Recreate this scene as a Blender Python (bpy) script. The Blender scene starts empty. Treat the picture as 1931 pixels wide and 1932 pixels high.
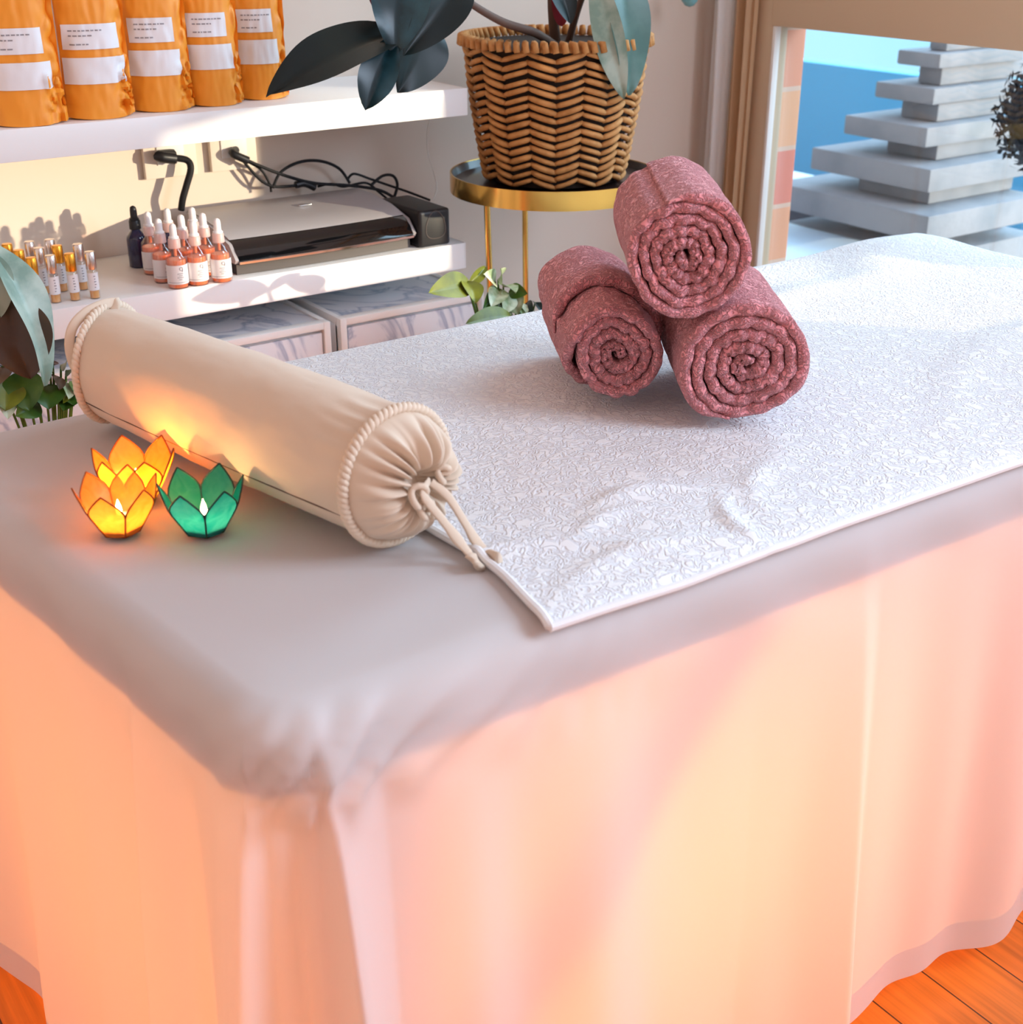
import bpy, bmesh, math, random
from math import sin, cos, pi, radians, sqrt, atan2, exp
from mathutils import Vector, Matrix, noise

S = bpy.context.scene
COL = S.collection
V = Vector

# ------------------------------------------------------------------ camera
FPX, CX, CY, YH = 2500.0, 965.5, 966.0, -200.0
PITCH = math.atan((CY - YH) / FPX)
TH = math.atan((4900.0 - CX) * cos(PITCH) / FPX)
ZC = 1.25
FWD = V((cos(TH), sin(TH), 0))
RGT = V((sin(TH), -cos(TH), 0))
cam_d = bpy.data.cameras.new('camera')
cam_d.sensor_width = 36.0
cam_d.sensor_fit = 'HORIZONTAL'
cam_d.lens = 36.0 * FPX / 1931.0
cam_d.dof.use_dof = True
cam_d.dof.focus_distance = 1.65
cam_d.dof.aperture_fstop = 8.0
cam_d.clip_start = 0.05
cam = bpy.data.objects.new('camera', cam_d)
COL.objects.link(cam)
cam.location = (0, 0, ZC)
cam.rotation_euler = (pi / 2 - PITCH, 0, TH - pi / 2)
S.camera = cam

# ------------------------------------------------------------------ world, sun, exposure
def srgb(r, g, b):
    f = lambda c: (c / 255 / 12.92) if c / 255 <= 0.04045 else ((c / 255 + 0.055) / 1.055) ** 2.4
    return (f(r), f(g), f(b), 1.0)

W = bpy.data.worlds.new('sky')
S.world = W
W.use_nodes = True
wt = W.node_tree
wt.nodes.clear()
wo = wt.nodes.new('ShaderNodeOutputWorld')
wb = wt.nodes.new('ShaderNodeBackground')
tc = wt.nodes.new('ShaderNodeTexCoord')
dp = wt.nodes.new('ShaderNodeVectorMath'); dp.operation = 'DOT_PRODUCT'
dp.inputs[1].default_value = V((0.90, 0.22, 0.25)).normalized()
mr = wt.nodes.new('ShaderNodeMapRange')
mr.inputs['From Min'].default_value = -1; mr.inputs['From Max'].default_value = 1
cr = wt.nodes.new('ShaderNodeValToRGB')
cr.color_ramp.interpolation = 'EASE'
e = cr.color_ramp.elements
e[0].position = 0.0; e[0].color = (0.36, 0.285, 0.25, 1)
e[1].position = 1.0; e[1].color = (0.20, 0.46, 0.60, 1)
k = e.new(0.42); k.color = (0.38, 0.335, 0.345, 1)
k = e.new(0.68); k.color = (0.46, 0.52, 0.66, 1)
k = e.new(0.86); k.color = (0.30, 0.50, 0.64, 1)
wt.links.new(tc.outputs['Generated'], dp.inputs[0])
wt.links.new(dp.outputs['Value'], mr.inputs['Value'])
wt.links.new(mr.outputs['Result'], cr.inputs['Fac'])
sx = wt.nodes.new('ShaderNodeSeparateXYZ')
mx_ = wt.nodes.new('ShaderNodeMapRange'); mx_.interpolation_type = 'SMOOTHSTEP'; mx_.inputs['From Min'].default_value = 0.35; mx_.inputs['From Max'].default_value = 0.75
mz_ = wt.nodes.new('ShaderNodeMapRange'); mz_.interpolation_type = 'SMOOTHSTEP'; mz_.inputs['From Min'].default_value = 0.0; mz_.inputs['From Max'].default_value = 0.22
mm_ = wt.nodes.new('ShaderNodeMath'); mm_.operation = 'MULTIPLY'
ad_ = wt.nodes.new('ShaderNodeMix'); ad_.data_type = 'RGBA'; ad_.blend_type = 'ADD'
ad_.inputs['B'].default_value = (2.4, 3.3, 4.0, 1)
wt.links.new(tc.outputs['Generated'], sx.inputs[0])
wt.links.new(sx.outputs[0], mx_.inputs['Value']); wt.links.new(sx.outputs[2], mz_.inputs['Value'])
wt.links.new(mx_.outputs[0], mm_.inputs[0]); wt.links.new(mz_.outputs[0], mm_.inputs[1])
wt.links.new(mm_.outputs[0], ad_.inputs['Factor']); wt.links.new(cr.outputs['Color'], ad_.inputs['A'])
wt.links.new(ad_.outputs['Result'], wb.inputs['Color'])
wb.inputs['Strength'].default_value = 2.25
wt.links.new(wb.outputs[0], wo.inputs[0])

def add_light(name, kind, loc, energy, color, size=0.1, direction=None, **kw):
    d = bpy.data.lights.new(name, kind)
    d.energy = energy
    d.color = color
    if kind == 'SUN': d.angle = size
    elif kind == 'POINT': d.shadow_soft_size = size
    elif kind == 'AREA':
        d.shape = 'RECTANGLE'; d.size = size; d.size_y = kw.get('size_y', size)
    o = bpy.data.objects.new(name, d)
    COL.objects.link(o)
    o.location = loc
    if direction is not None:
        o.rotation_euler = V(direction).to_track_quat('-Z', 'Y').to_euler()
    return o

SUN_DIR = V((-0.66, 0.75, -0.095)).normalized()
add_light('sun', 'SUN', (4, 0, 3), 6.5, (1.0, 0.80, 0.56), radians(0.8), SUN_DIR)
# added bluish fill light, set in an added window right of the camera
add_light('added_fill_light', 'AREA', (2.06, -0.46, 1.74), 46.0, (0.70, 0.82, 1.0), 0.9, (-0.78, 0.55, -0.48), size_y=1.2)
# under-table light added in place of floor-bounced sun; makes the bed skirt glow
add_light('added_skirt_glow', 'POINT', (0.80, 1.17, 0.36), 15.5, (1.0, 0.49, 0.15), 0.13)

S.view_settings.view_transform = 'Standard'
S.view_settings.look = 'None'
S.view_settings.gamma = 1.0
S.view_settings.use_curve_mapping = False
S.view_settings.exposure = 0.0
S.cycles.use_denoising = True
S.cycles.max_bounces = 10
S.cycles.transparent_max_bounces = 16
S.cycles.caustics_reflective = False
S.cycles.caustics_refractive = False

# ------------------------------------------------------------------ helpers
ORG = {}

def at(u, v, Y):
    """point of the vertical plane y = Y (parallel to the shelf wall) under photo pixel (u, v)"""
    X = u - CX
    D = FPX * cos(PITCH) - (v - CY) * sin(PITCH)
    Z = -FPX * sin(PITCH) - (v - CY) * cos(PITCH)
    r = V((X * RGT.x + D * FWD.x, X * RGT.y + D * FWD.y, Z))
    return V((0, 0, ZC)) + r * (Y / r.y)

class MB:
    def __init__(self):
        self.v = []; self.f = []
    def add(self, vs, fs):
        n = len(self.v)
        self.v += [V(p) for p in vs]
        self.f += [[i + n for i in f] for f in fs]
        return self
    def bm(self, bm):
        bm.verts.index_update()
        self.add([x.co.copy() for x in bm.verts], [[x.index for x in f.verts] for f in bm.faces])
        bm.free()
        return self
    def box(self, lo, hi, bev=0.0, rot=None, seg=2):
        b = bmesh.new()
        bmesh.ops.create_cube(b, size=1)
        c = (V(lo) + V(hi)) / 2; s = V(hi) - V(lo)
        for x in b.verts: x.co = V((x.co.x * s.x, x.co.y * s.y, x.co.z * s.z))
        if bev > 0:
            bmesh.ops.bevel(b, geom=b.edges[:], offset=bev, segments=seg, profile=0.6, affect='EDGES')
        for x in b.verts:
            if rot is not None: x.co = rot @ x.co
            x.co += c
        return self.bm(b)
    def grid(self, fn, nu, nv, cu=False, cv=False):
        vs = [fn(i, j) for i in range(nu) for j in range(nv)]
        fs = []
        for i in range(nu if cu else nu - 1):
            for j in range(nv if cv else nv - 1):
                a = i * nv + j; b = ((i + 1) % nu) * nv + j
                c = ((i + 1) % nu) * nv + (j + 1) % nv; d = i * nv + (j + 1) % nv
                fs.append([a, b, c, d])
        return self.add(vs, fs)
    def lathe(self, prof, c=(0, 0, 0), n=24, sx=1.0, sy=1.0, cap=True):
        c = V(c)
        m = len(prof)
        vs = [c + V((sx * r * cos(2 * pi * i / n), sy * r * sin(2 * pi * i / n), z)) for r, z in prof for i in range(n)]
        fs = []
        for j in range(m - 1):
            for i in range(n):
                a = j * n + i; b = j * n + (i + 1) % n
                fs.append([a, b, b + n, a + n])
        if cap:
            fs.append(list(range(n))[::-1])
            fs.append([(m - 1) * n + i for i in range(n)])
        return self.add(vs, fs)
    def tube(self, pts, r, n=8, closed=False, cap=True, flat=1.0, up=None):
        pts = [V(p) for p in pts]
        m = len(pts)
        rr = r if isinstance(r, (list, tuple)) else [r] * m
        vs = []
        prev = None
        for i in range(m):
            if closed: t = pts[(i + 1) % m] - pts[i - 1]
            else: t = pts[min(i + 1, m - 1)] - pts[max(i - 1, 0)]
            if t.length < 1e-9: t = V((0, 0, 1))
            t.normalize()
            if up is not None: a = V(up) - t * V(up).dot(t)
            elif prev is None: a = t.orthogonal()
            else: a = prev - t * prev.dot(t)
            if a.length < 1e-6: a = t.orthogonal()
            a.normalize(); prev = a
            b = t.cross(a)
            for q in range(n):
                w = 2 * pi * q / n
                vs.append(pts[i] + (a * cos(w) * flat + b * sin(w)) * rr[i])
        fs = []
        for i in range(m if closed else m - 1):
            for q in range(n):
                i2 = (i + 1) % m
                fs.append([i * n + q, i * n + (q + 1) % n, i2 * n + (q + 1) % n, i2 * n + q])
        if cap and not closed:
            fs.append(list(range(n))[::-1]); fs.append([(m - 1) * n + q for q in range(n)])
        return self.add(vs, fs)
    def build(self, name, mat, parent=None, angle=40, origin=None, smooth=True):
        if parent is not None:
            o0 = ORG[parent.name]
        elif origin is not None:
            o0 = V(origin)
        else:
            xs = [p.x for p in self.v]; ys = [p.y for p in self.v]
            o0 = V(((min(xs) + max(xs)) / 2, (min(ys) + max(ys)) / 2, min(p.z for p in self.v)))
        me = bpy.data.meshes.new(name)
        me.from_pydata([p - o0 for p in self.v], [], self.f)
        bm = bmesh.new(); bm.from_mesh(me)
        bmesh.ops.recalc_face_normals(bm, faces=bm.faces[:])
        bm.to_mesh(me); bm.free()
        if smooth:
            me.polygons.foreach_set('use_smooth', [True] * len(me.polygons))
            if angle < 180: me.set_sharp_from_angle(angle=radians(angle))
        me.materials.append(mat)
        o = bpy.data.objects.new(name, me)
        COL.objects.link(o)
        if parent is not None:
            o.parent = parent
        else:
            o.location = o0
        ORG[o.name] = o0
        return o

def tag(o, label=None, cat=None, group=None, kind=None):
    if label: o['label'] = label
    if cat: o['category'] = cat
    if group: o['group'] = group
    if kind: o['kind'] = kind
    return o

def thing(name, loc, label, cat, group=None):
    o = bpy.data.objects.new(name, None)
    o.empty_display_size = 0.05
    COL.objects.link(o)
    o.location = loc
    ORG[o.name] = V(loc)
    return tag(o, label, cat, group)

def dup(root, loc, rz, label, group=None):
    r = root.copy(); COL.objects.link(r); r.location = loc; r.rotation_euler = (0, 0, rz)
    r['label'] = label
    if group: r['group'] = group
    for ch in list(root.children):
        c = ch.copy(); COL.objects.link(c); c.parent = r
        for g in list(ch.children):
            d = g.copy(); COL.objects.link(d); d.parent = c
    return r

def smooth_path(pts, n=8):
    pts = [V(p) for p in pts]
    out = []
    for i in range(len(pts) - 1):
        p0 = pts[max(i - 1, 0)]; p1 = pts[i]; p2 = pts[i + 1]; p3 = pts[min(i + 2, len(pts) - 1)]
        for k in range(n):
            t = k / n
            out.append(0.5 * ((2 * p1) + (p2 - p0) * t + (2 * p0 - 5 * p1 + 4 * p2 - p3) * t * t + (3 * p1 - p0 - 3 * p2 + p3) * t ** 3))
    out.append(pts[-1])
    return out

# ------------------------------------------------------------------ materials
def mat(name, color, rough=0.6, metal=0.0, bump=None, var=None, spec=0.5, trans=0.0, emit=None, coat=0.0, sheen=0.0, ior=1.45, alpha=1.0):
    m = bpy.data.materials.new(name)
    m.use_nodes = True
    nt = m.node_tree
    b = nt.nodes['Principled BSDF']
    b.inputs['Base Color'].default_value = color
    b.inputs['Roughness'].default_value = rough
    b.inputs['Metallic'].default_value = metal
    b.inputs['Specular IOR Level'].default_value = spec
    b.inputs['Transmission Weight'].default_value = trans
    b.inputs['Coat Weight'].default_value = coat
    b.inputs['IOR'].default_value = ior
    b.inputs['Alpha'].default_value = alpha
    if sheen:
        b.inputs['Sheen Weight'].default_value = sheen
    if emit:
        b.inputs['Emission Color'].default_value = emit[0]
        b.inputs['Emission Strength'].default_value = emit[1]
    if var:   # (scale, second color, lo, hi)
        t = nt.nodes.new('ShaderNodeTexCoord')
        n = nt.nodes.new('ShaderNodeTexNoise'); n.inputs['Scale'].default_value = var[0]; n.inputs['Detail'].default_value = 5
        r = nt.nodes.new('ShaderNodeMapRange'); r.inputs['From Min'].default_value = var[2]; r.inputs['From Max'].default_value = var[3]
        x = nt.nodes.new('ShaderNodeMix'); x.data_type = 'RGBA'
        x.inputs['A'].default_value = color; x.inputs['B'].default_value = var[1]
        nt.links.new(t.outputs['Object'], n.inputs['Vector'])
        nt.links.new(n.outputs['Fac'], r.inputs['Value'])
        nt.links.new(r.outputs['Result'], x.inputs['Factor'])
        nt.links.new(x.outputs['Result'], b.inputs['Base Color'])
    if bump:  # (scale, strength, distance)
        t = nt.nodes.new('ShaderNodeTexCoord')
        n = nt.nodes.new('ShaderNodeTexNoise'); n.inputs['Scale'].default_value = bump[0]; n.inputs['Detail'].default_value = 4
        u = nt.nodes.new('ShaderNodeBump'); u.inputs['Strength'].default_value = bump[1]; u.inputs['Distance'].default_value = bump[2]
        nt.links.new(t.outputs['Object'], n.inputs['Vector'])
        nt.links.new(n.outputs['Fac'], u.inputs['Height'])
        nt.links.new(u.outputs['Normal'], b.inputs['Normal'])
    return m

def cloth_mat(name, color, tcolor, f, bump=(90, 0.15, 0.001), weave=True):
    """cotton: part diffuse, part translucent"""
    m = bpy.data.materials.new(name); m.use_nodes = True
    nt = m.node_tree; nt.nodes.clear()
    o = nt.nodes.new('ShaderNodeOutputMaterial')
    d = nt.nodes.new('ShaderNodeBsdfDiffuse'); d.inputs['Color'].default_value = color
    t = nt.nodes.new('ShaderNodeBsdfTranslucent'); t.inputs['Color'].default_value = tcolor
    x = nt.nodes.new('ShaderNodeMixShader'); x.inputs[0].default_value = f
    tc = nt.nodes.new('ShaderNodeTexCoord')
    n = nt.nodes.new('ShaderNodeTexNoise'); n.inputs['Scale'].default_value = bump[0]; n.inputs['Detail'].default_value = 5
    u = nt.nodes.new('ShaderNodeBump'); u.inputs['Strength'].default_value = bump[1]; u.inputs['Distance'].default_value = bump[2]
    L = nt.links.new
    L(tc.outputs['Object'], n.inputs['Vector']); L(n.outputs['Fac'], u.inputs['Height'])
    L(u.outputs['Normal'], d.inputs['Normal'])
    L(d.outputs[0], x.inputs[1]); L(t.outputs[0], x.inputs[2]); L(x.outputs[0], o.inputs[0])
    return m

def terry_mat(name, color, color2, scale=120, dist=0.004, strength=0.8, sheen=0.3):
    """looped terry cloth: worm-like relief"""
    m = bpy.data.materials.new(name); m.use_nodes = True
    nt = m.node_tree; b = nt.nodes['Principled BSDF']
    b.inputs['Roughness'].default_value = 0.95
    b.inputs['Specular IOR Level'].default_value = 0.1
    b.inputs['Sheen Weight'].default_value = sheen
    tc = nt.nodes.new('ShaderNodeTexCoord')
    nz = nt.nodes.new('ShaderNodeTexNoise'); nz.inputs['Scale'].default_value = scale; nz.inputs['Detail'].default_value = 2; nz.inputs['Distortion'].default_value = 1.2
    ab = nt.nodes.new('ShaderNodeMath'); ab.operation = 'SUBTRACT'; ab.inputs[1].default_value = 0.5
    a2 = nt.nodes.new('ShaderNodeMath'); a2.operation = 'ABSOLUTE'
    mr = nt.nodes.new('ShaderNodeMapRange'); mr.inputs['From Min'].default_value = 0.0; mr.inputs['From Max'].default_value = 0.11
    mx = nt.nodes.new('ShaderNodeMix'); mx.data_type = 'RGBA'
    mx.inputs['A'].default_value = color2; mx.inputs['B'].default_value = color
    u = nt.nodes.new('ShaderNodeBump'); u.inputs['Strength'].default_value = strength; u.inputs['Distance'].default_value = dist
    L = nt.links.new
    L(tc.outputs['Object'], nz.inputs['Vector']); L(nz.outputs['Fac'], ab.inputs[0]); L(ab.outputs[0], a2.inputs[0])
    L(a2.outputs[0], mr.inputs['Value']); L(mr.outputs['Result'], mx.inputs['Factor']); L(mx.outputs['Result'], b.inputs['Base Color'])
    L(mr.outputs['Result'], u.inputs['Height']); L(u.outputs['Normal'], b.inputs['Normal'])
    return m

def glass_mat(name, color, transp=0.9, rough=0.02):
    """thin clear pane: see-through with a faint gloss"""
    m = bpy.data.materials.new(name); m.use_nodes = True
    nt = m.node_tree; nt.nodes.clear()
    o = nt.nodes.new('ShaderNodeOutputMaterial')
    g = nt.nodes.new('ShaderNodeBsdfGlossy'); g.inputs['Roughness'].default_value = rough
    t = nt.nodes.new('ShaderNodeBsdfTransparent'); t.inputs['Color'].default_value = color
    x = nt.nodes.new('ShaderNodeMixShader'); x.inputs[0].default_value = transp
    nt.links.new(g.outputs[0], x.inputs[1]); nt.links.new(t.outputs[0], x.inputs[2]); nt.links.new(x.outputs[0], o.inputs[0])
    return m

def petal_mat(name, color, tcolor, see):
    """capiz shell: glowing translucent, a little see-through, mottled"""
    m = bpy.data.materials.new(name); m.use_nodes = True
    nt = m.node_tree; nt.nodes.clear()
    o = nt.nodes.new('ShaderNodeOutputMaterial')
    d = nt.nodes.new('ShaderNodeBsdfDiffuse')
    t = nt.nodes.new('ShaderNodeBsdfTranslucent')
    p = nt.nodes.new('ShaderNodeBsdfTransparent'); p.inputs['Color'].default_value = tcolor
    g = nt.nodes.new('ShaderNodeBsdfGlossy'); g.inputs['Roughness'].default_value = 0.25
    x1 = nt.nodes.new('ShaderNodeMixShader'); x1.inputs[0].default_value = 0.72
    x2 = nt.nodes.new('ShaderNodeMixShader'); x2.inputs[0].default_value = see
    x3 = nt.nodes.new('ShaderNodeMixShader'); x3.inputs[0].default_value = 0.05
    tc = nt.nodes.new('ShaderNodeTexCoord')
    n = nt.nodes.new('ShaderNodeTexNoise'); n.inputs['Scale'].default_value = 60; n.inputs['Detail'].default_value = 6; n.inputs['Distortion'].default_value = 1.5
    r = nt.nodes.new('ShaderNodeMapRange'); r.inputs['From Min'].default_value = 0.35; r.inputs['From Max'].default_value = 0.7
    mx = nt.nodes.new('ShaderNodeMix'); mx.data_type = 'RGBA'
    mx.inputs['A'].default_value = tcolor; mx.inputs['B'].default_value = tuple(min(1, c * 1.25 + 0.03) for c in tcolor[:3]) + (1,)
    L = nt.links.new
    L(tc.outputs['Object'], n.inputs['Vector']); L(n.outputs['Fac'], r.inputs['Value']); L(r.outputs['Result'], mx.inputs['Factor'])
    d.inputs['Color'].default_value = color
    L(mx.outputs['Result'], t.inputs['Color'])
    L(d.outputs[0], x1.inputs[1]); L(t.outputs[0], x1.inputs[2])
    L(x1.outputs[0], x2.inputs[1]); L(p.outputs[0], x2.inputs[2])
    L(x2.outputs[0], x3.inputs[1]); L(g.outputs[0], x3.inputs[2]); L(x3.outputs[0], o.inputs[0])
    return m

def wood_floor_mat():
    m = bpy.data.materials.new('floor_wood'); m.use_nodes = True
    nt = m.node_tree; b = nt.nodes['Principled BSDF']; L = nt.links.new
    tc = nt.nodes.new('ShaderNodeTexCoord')
    mp = nt.nodes.new('ShaderNodeMapping'); mp.inputs['Scale'].default_value = (1, 1, 1); mp.inputs['Rotation'].default_value = (0, 0, pi / 2)
    br = nt.nodes.new('ShaderNodeTexBrick'); br.inputs['Scale'].default_value = 1.0
    br.inputs['Brick Width'].default_value = 1.2; br.inputs['Row Height'].default_value = 0.09; br.inputs['Mortar Size'].default_value = 0.0012
    br.inputs['Color1'].default_value = (0.80, 0.21, 0.025, 1); br.inputs['Color2'].default_value = (0.66, 0.16, 0.018, 1); br.inputs['Mortar'].default_value = (0.10, 0.03, 0.01, 1)
    m2 = nt.nodes.new('ShaderNodeMapping'); m2.inputs['Scale'].default_value = (90, 4, 4)
    n = nt.nodes.new('ShaderNodeTexNoise'); n.inputs['Scale'].default_value = 1.0; n.inputs['Detail'].default_value = 6
    mx = nt.nodes.new('ShaderNodeMix'); mx.data_type = 'RGBA'; mx.blend_type = 'MULTIPLY'; mx.inputs['Factor'].default_value = 0.6
    ra = nt.nodes.new('ShaderNodeMapRange'); ra.inputs['From Min'].default_value = 0.3; ra.inputs['From Max'].default_value = 0.6; ra.inputs['To Min'].default_value = 0.45
    L(tc.outputs['Object'], mp.inputs['Vector']); L(mp.outputs[0], br.inputs['Vector'])
    L(tc.outputs['Object'], m2.inputs['Vector']); L(m2.outputs[0], n.inputs['Vector']); L(n.outputs['Fac'], ra.inputs['Value'])
    L(br.outputs['Color'], mx.inputs['A']); L(ra.outputs['Result'], mx.inputs['B'])
    L(mx.outputs['Result'], b.inputs['Base Color'])
    b.inputs['Roughness'].default_value = 0.42
    return m

def marble_mat():
    m = bpy.data.materials.new('white_marble'); m.use_nodes = True
    nt = m.node_tree; b = nt.nodes['Principled BSDF']; L = nt.links.new
    tc = nt.nodes.new('ShaderNodeTexCoord')
    n = nt.nodes.new('ShaderNodeTexNoise'); n.inputs['Scale'].default_value = 5; n.inputs['Detail'].default_value = 8; n.inputs['Distortion'].default_value = 1.8
    r = nt.nodes.new('ShaderNodeValToRGB')
    e = r.color_ramp.elements
    e[0].position = 0.0; e[0].color = (0.82, 0.82, 0.84, 1); e[1].position = 1.0; e[1].color = (0.84, 0.84, 0.86, 1)
    a = e.new(0.47); a.color = (0.80, 0.81, 0.84, 1)
    a = e.new(0.50); a.color = (0.42, 0.47, 0.58, 1)
    a = e.new(0.54); a.color = (0.78, 0.79, 0.83, 1)
    L(tc.outputs['Object'], n.inputs['Vector']); L(n.outputs['Fac'], r.inputs['Fac']); L(r.outputs['Color'], b.inputs['Base Color'])
    b.inputs['Roughness'].default_value = 0.18
    return m

def brick_mat():
    m = bpy.data.materials.new('brick'); m.use_nodes = True
    nt = m.node_tree; b = nt.nodes['Principled BSDF']; L = nt.links.new
    tc = nt.nodes.new('ShaderNodeTexCoord')
    sp = nt.nodes.new('ShaderNodeSeparateXYZ'); ad = nt.nodes.new('ShaderNodeMath'); mp = nt.nodes.new('ShaderNodeCombineXYZ')
    br = nt.nodes.new('ShaderNodeTexBrick'); br.inputs['Scale'].default_value = 1.0
    br.inputs['Brick Width'].default_value = 0.22; br.inputs['Row Height'].default_value = 0.122; br.inputs['Mortar Size'].default_value = 0.005
    br.inputs['Color1'].default_value = (0.82, 0.25, 0.19, 1); br.inputs['Color2'].default_value = (0.90, 0.48, 0.27, 1); br.inputs['Mortar'].default_value = (0.8, 0.55, 0.42, 1)
    L(tc.outputs['Object'], sp.inputs[0]); L(sp.outputs[0], ad.inputs[0]); L(sp.outputs[1], ad.inputs[1]); L(ad.outputs[0], mp.inputs[0]); L(sp.outputs[2], mp.inputs[1])
    L(mp.outputs[0], br.inputs['Vector']); L(br.outputs['Color'], b.inputs['Base Color'])
    b.inputs['Roughness'].default_value = 0.9
    return m

def label_mat(name, color):
    return mat(name, color, 0.55)

M = {}
M['wall'] = mat('wall_paint', (0.68, 0.57, 0.48, 1), 0.75, bump=(60, 0.05, 0.001))
M['floor'] = wood_floor_mat()
M['white'] = mat('white_lacquer', (0.86, 0.86, 0.86, 1), 0.35)
M['trim'] = mat('cream_trim', (0.62, 0.46, 0.31, 1), 0.5)
M['bead'] = mat('white_bead', (0.80, 0.76, 0.72, 1), 0.4)
M['curtain'] = cloth_mat('curtain_cloth', (0.66, 0.46, 0.29, 1), (0.80, 0.55, 0.32, 1), 0.35)
M['curtain_white'] = cloth_mat('sheer_cloth', (0.92, 0.92, 0.92, 1), (0.92, 0.92, 0.92, 1), 0.4)
M['pane'] = glass_mat('window_glass', (0.95, 0.985, 1.0, 1), 0.94)
M['sheet'] = cloth_mat('sheet_cotton', (0.86, 0.84, 0.85, 1), (0.90, 0.66, 0.46, 1), 0.40, (40, 0.12, 0.002))
M['towel'] = terry_mat('white_terry', (0.83, 0.83, 0.84, 1), (0.74, 0.75, 0.79, 1), 84, 0.0022, 0.6, 0.15)
M['hem'] = mat('towel_hem', (0.80, 0.79, 0.80, 1), 0.9, bump=(300, 0.3, 0.001))
M['pink'] = terry_mat('pink_terry', (0.80, 0.29, 0.305, 1), (0.66, 0.205, 0.225, 1), 140, 0.0036, 0.9, 0.3)
M['bolster'] = mat('bolster_cotton', (0.69, 0.545, 0.42, 1), 0.85, bump=(25, 0.25, 0.004), sheen=0.15)
M['cord_cream'] = mat('cream_cord', (0.74, 0.60, 0.47, 1), 0.9, bump=(400, 0.3, 0.001))
M['cushion'] = mat('table_vinyl', (0.30, 0.24, 0.22, 1), 0.5)
M['beech'] = mat('beech_wood', (0.55, 0.30, 0.13, 1), 0.5, bump=(50, 0.1, 0.001))
M['kraft'] = mat('kraft_paper', (0.88, 0.31, 0.022, 1), 0.5, bump=(45, 0.12, 0.003))
M['label'] = label_mat('white_label', (0.80, 0.78, 0.80, 1))
M['print'] = label_mat('grey_print', (0.30, 0.28, 0.30, 1))
M['gold_cap'] = mat('gold_cap', (0.90, 0.42, 0.05, 1), 0.25, 1.0)
M['silver_cap'] = mat('silver_cap', (0.78, 0.70, 0.66, 1), 0.22, 1.0)
M['clear'] = glass_mat('clear_glass', (0.97, 0.95, 0.93, 1), 0.88)
M['pinkglass'] = glass_mat('pink_glass', (1.0, 0.86, 0.83, 1), 0.84)
M['neck'] = mat('pale_pink_plastic', (0.86, 0.62, 0.59, 1), 0.3, alpha=0.6)
M['oil'] = mat('pale_oil', (0.85, 0.42, 0.14, 1), 0.2)
M['serum'] = mat('orange_serum', (0.90, 0.30, 0.13, 1), 0.15)
M['rubber'] = mat('white_rubber', (0.82, 0.80, 0.80, 1), 0.45)
M['black'] = mat('black_plastic', (0.012, 0.012, 0.014, 1), 0.4)
M['cable'] = mat('black_cable', (0.012, 0.012, 0.014, 1), 0.6, spec=0.25)
M['gloss'] = mat('gloss_black', (0.004, 0.004, 0.005, 1), 0.06, coat=1.0)
M['cobalt'] = mat('cobalt_glass', (0.01, 0.012, 0.06, 1), 0.08, coat=0.6)
M['silver'] = mat('silver_plastic', (0.46, 0.44, 0.45, 1), 0.42, 0.1)
M['chrome'] = mat('chrome', (0.85, 0.85, 0.86, 1), 0.12, 1.0)
M['grey'] = mat('grey_plastic', (0.09, 0.075, 0.07, 1), 0.5)
M['outlet'] = mat('outlet_plastic', (0.76, 0.66, 0.56, 1), 0.4)
M['gold'] = mat('brass', (0.86, 0.50, 0.12, 1), 0.16, 1.0)
M['tray'] = mat('dark_tray', (0.035, 0.017, 0.014, 1), 0.28, coat=0.4)
M['wicker'] = mat('water_hyacinth', (0.58, 0.27, 0.085, 1), 0.75, var=(40, (0.40, 0.16, 0.04, 1), 0.4, 0.7), bump=(250, 0.5, 0.002))
M['dark'] = mat('dark_liner', (0.03, 0.018, 0.012, 1), 0.9)
M['soil'] = mat('soil', (0.05, 0.03, 0.02, 1), 1.0, bump=(80, 0.8, 0.01))
M['rubberleaf'] = mat('dark_rubber_leaf', (0.006, 0.012, 0.012, 1), 0.38, coat=0.0, spec=0.35, var=(9, (0.012, 0.022, 0.020, 1), 0.4, 0.7))
M['blueleaf'] = mat('blue_green_leaf', (0.008, 0.030, 0.038, 1), 0.3, spec=0.5, var=(14, (0.03, 0.10, 0.13, 1), 0.45, 0.7))
M['sagegreen'] = mat('green_grey_leaf', (0.055, 0.12, 0.10, 1), 0.38, var=(18, (0.10, 0.19, 0.16, 1), 0.4, 0.7))
M['paleleaf'] = mat('pale_leaf', (0.42, 0.50, 0.42, 1), 0.4, var=(22, (0.20, 0.30, 0.24, 1), 0.42, 0.62))
M['redleaf'] = mat('red_sheath', (0.28, 0.030, 0.045, 1), 0.4)
M['brownleaf'] = mat('brown_leaf', (0.055, 0.022, 0.008, 1), 0.4, coat=0.2, var=(10, (0.11, 0.05, 0.012, 1), 0.4, 0.7))
M['stem'] = mat('brown_stem', (0.12, 0.065, 0.045, 1), 0.7)
M['greenleaf'] = mat('green_pothos_leaf', (0.035, 0.10, 0.010, 1), 0.4, var=(30, (0.09, 0.16, 0.015, 1), 0.4, 0.7))
M['oliveleaf'] = mat('olive_leaf', (0.17, 0.19, 0.012, 1), 0.4, var=(30, (0.09, 0.10, 0.01, 1), 0.4, 0.7))
M['varieg'] = mat('variegated_leaf', (0.26, 0.34, 0.17, 1), 0.4, var=(40, (0.62, 0.66, 0.48, 1), 0.42, 0.6))
M['pot'] = mat('dark_pot', (0.06, 0.04, 0.035, 1), 0.5)
M['marble'] = marble_mat()
M['metalframe'] = mat('pale_frame', (0.86, 0.84, 0.81, 1), 0.35)
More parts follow.
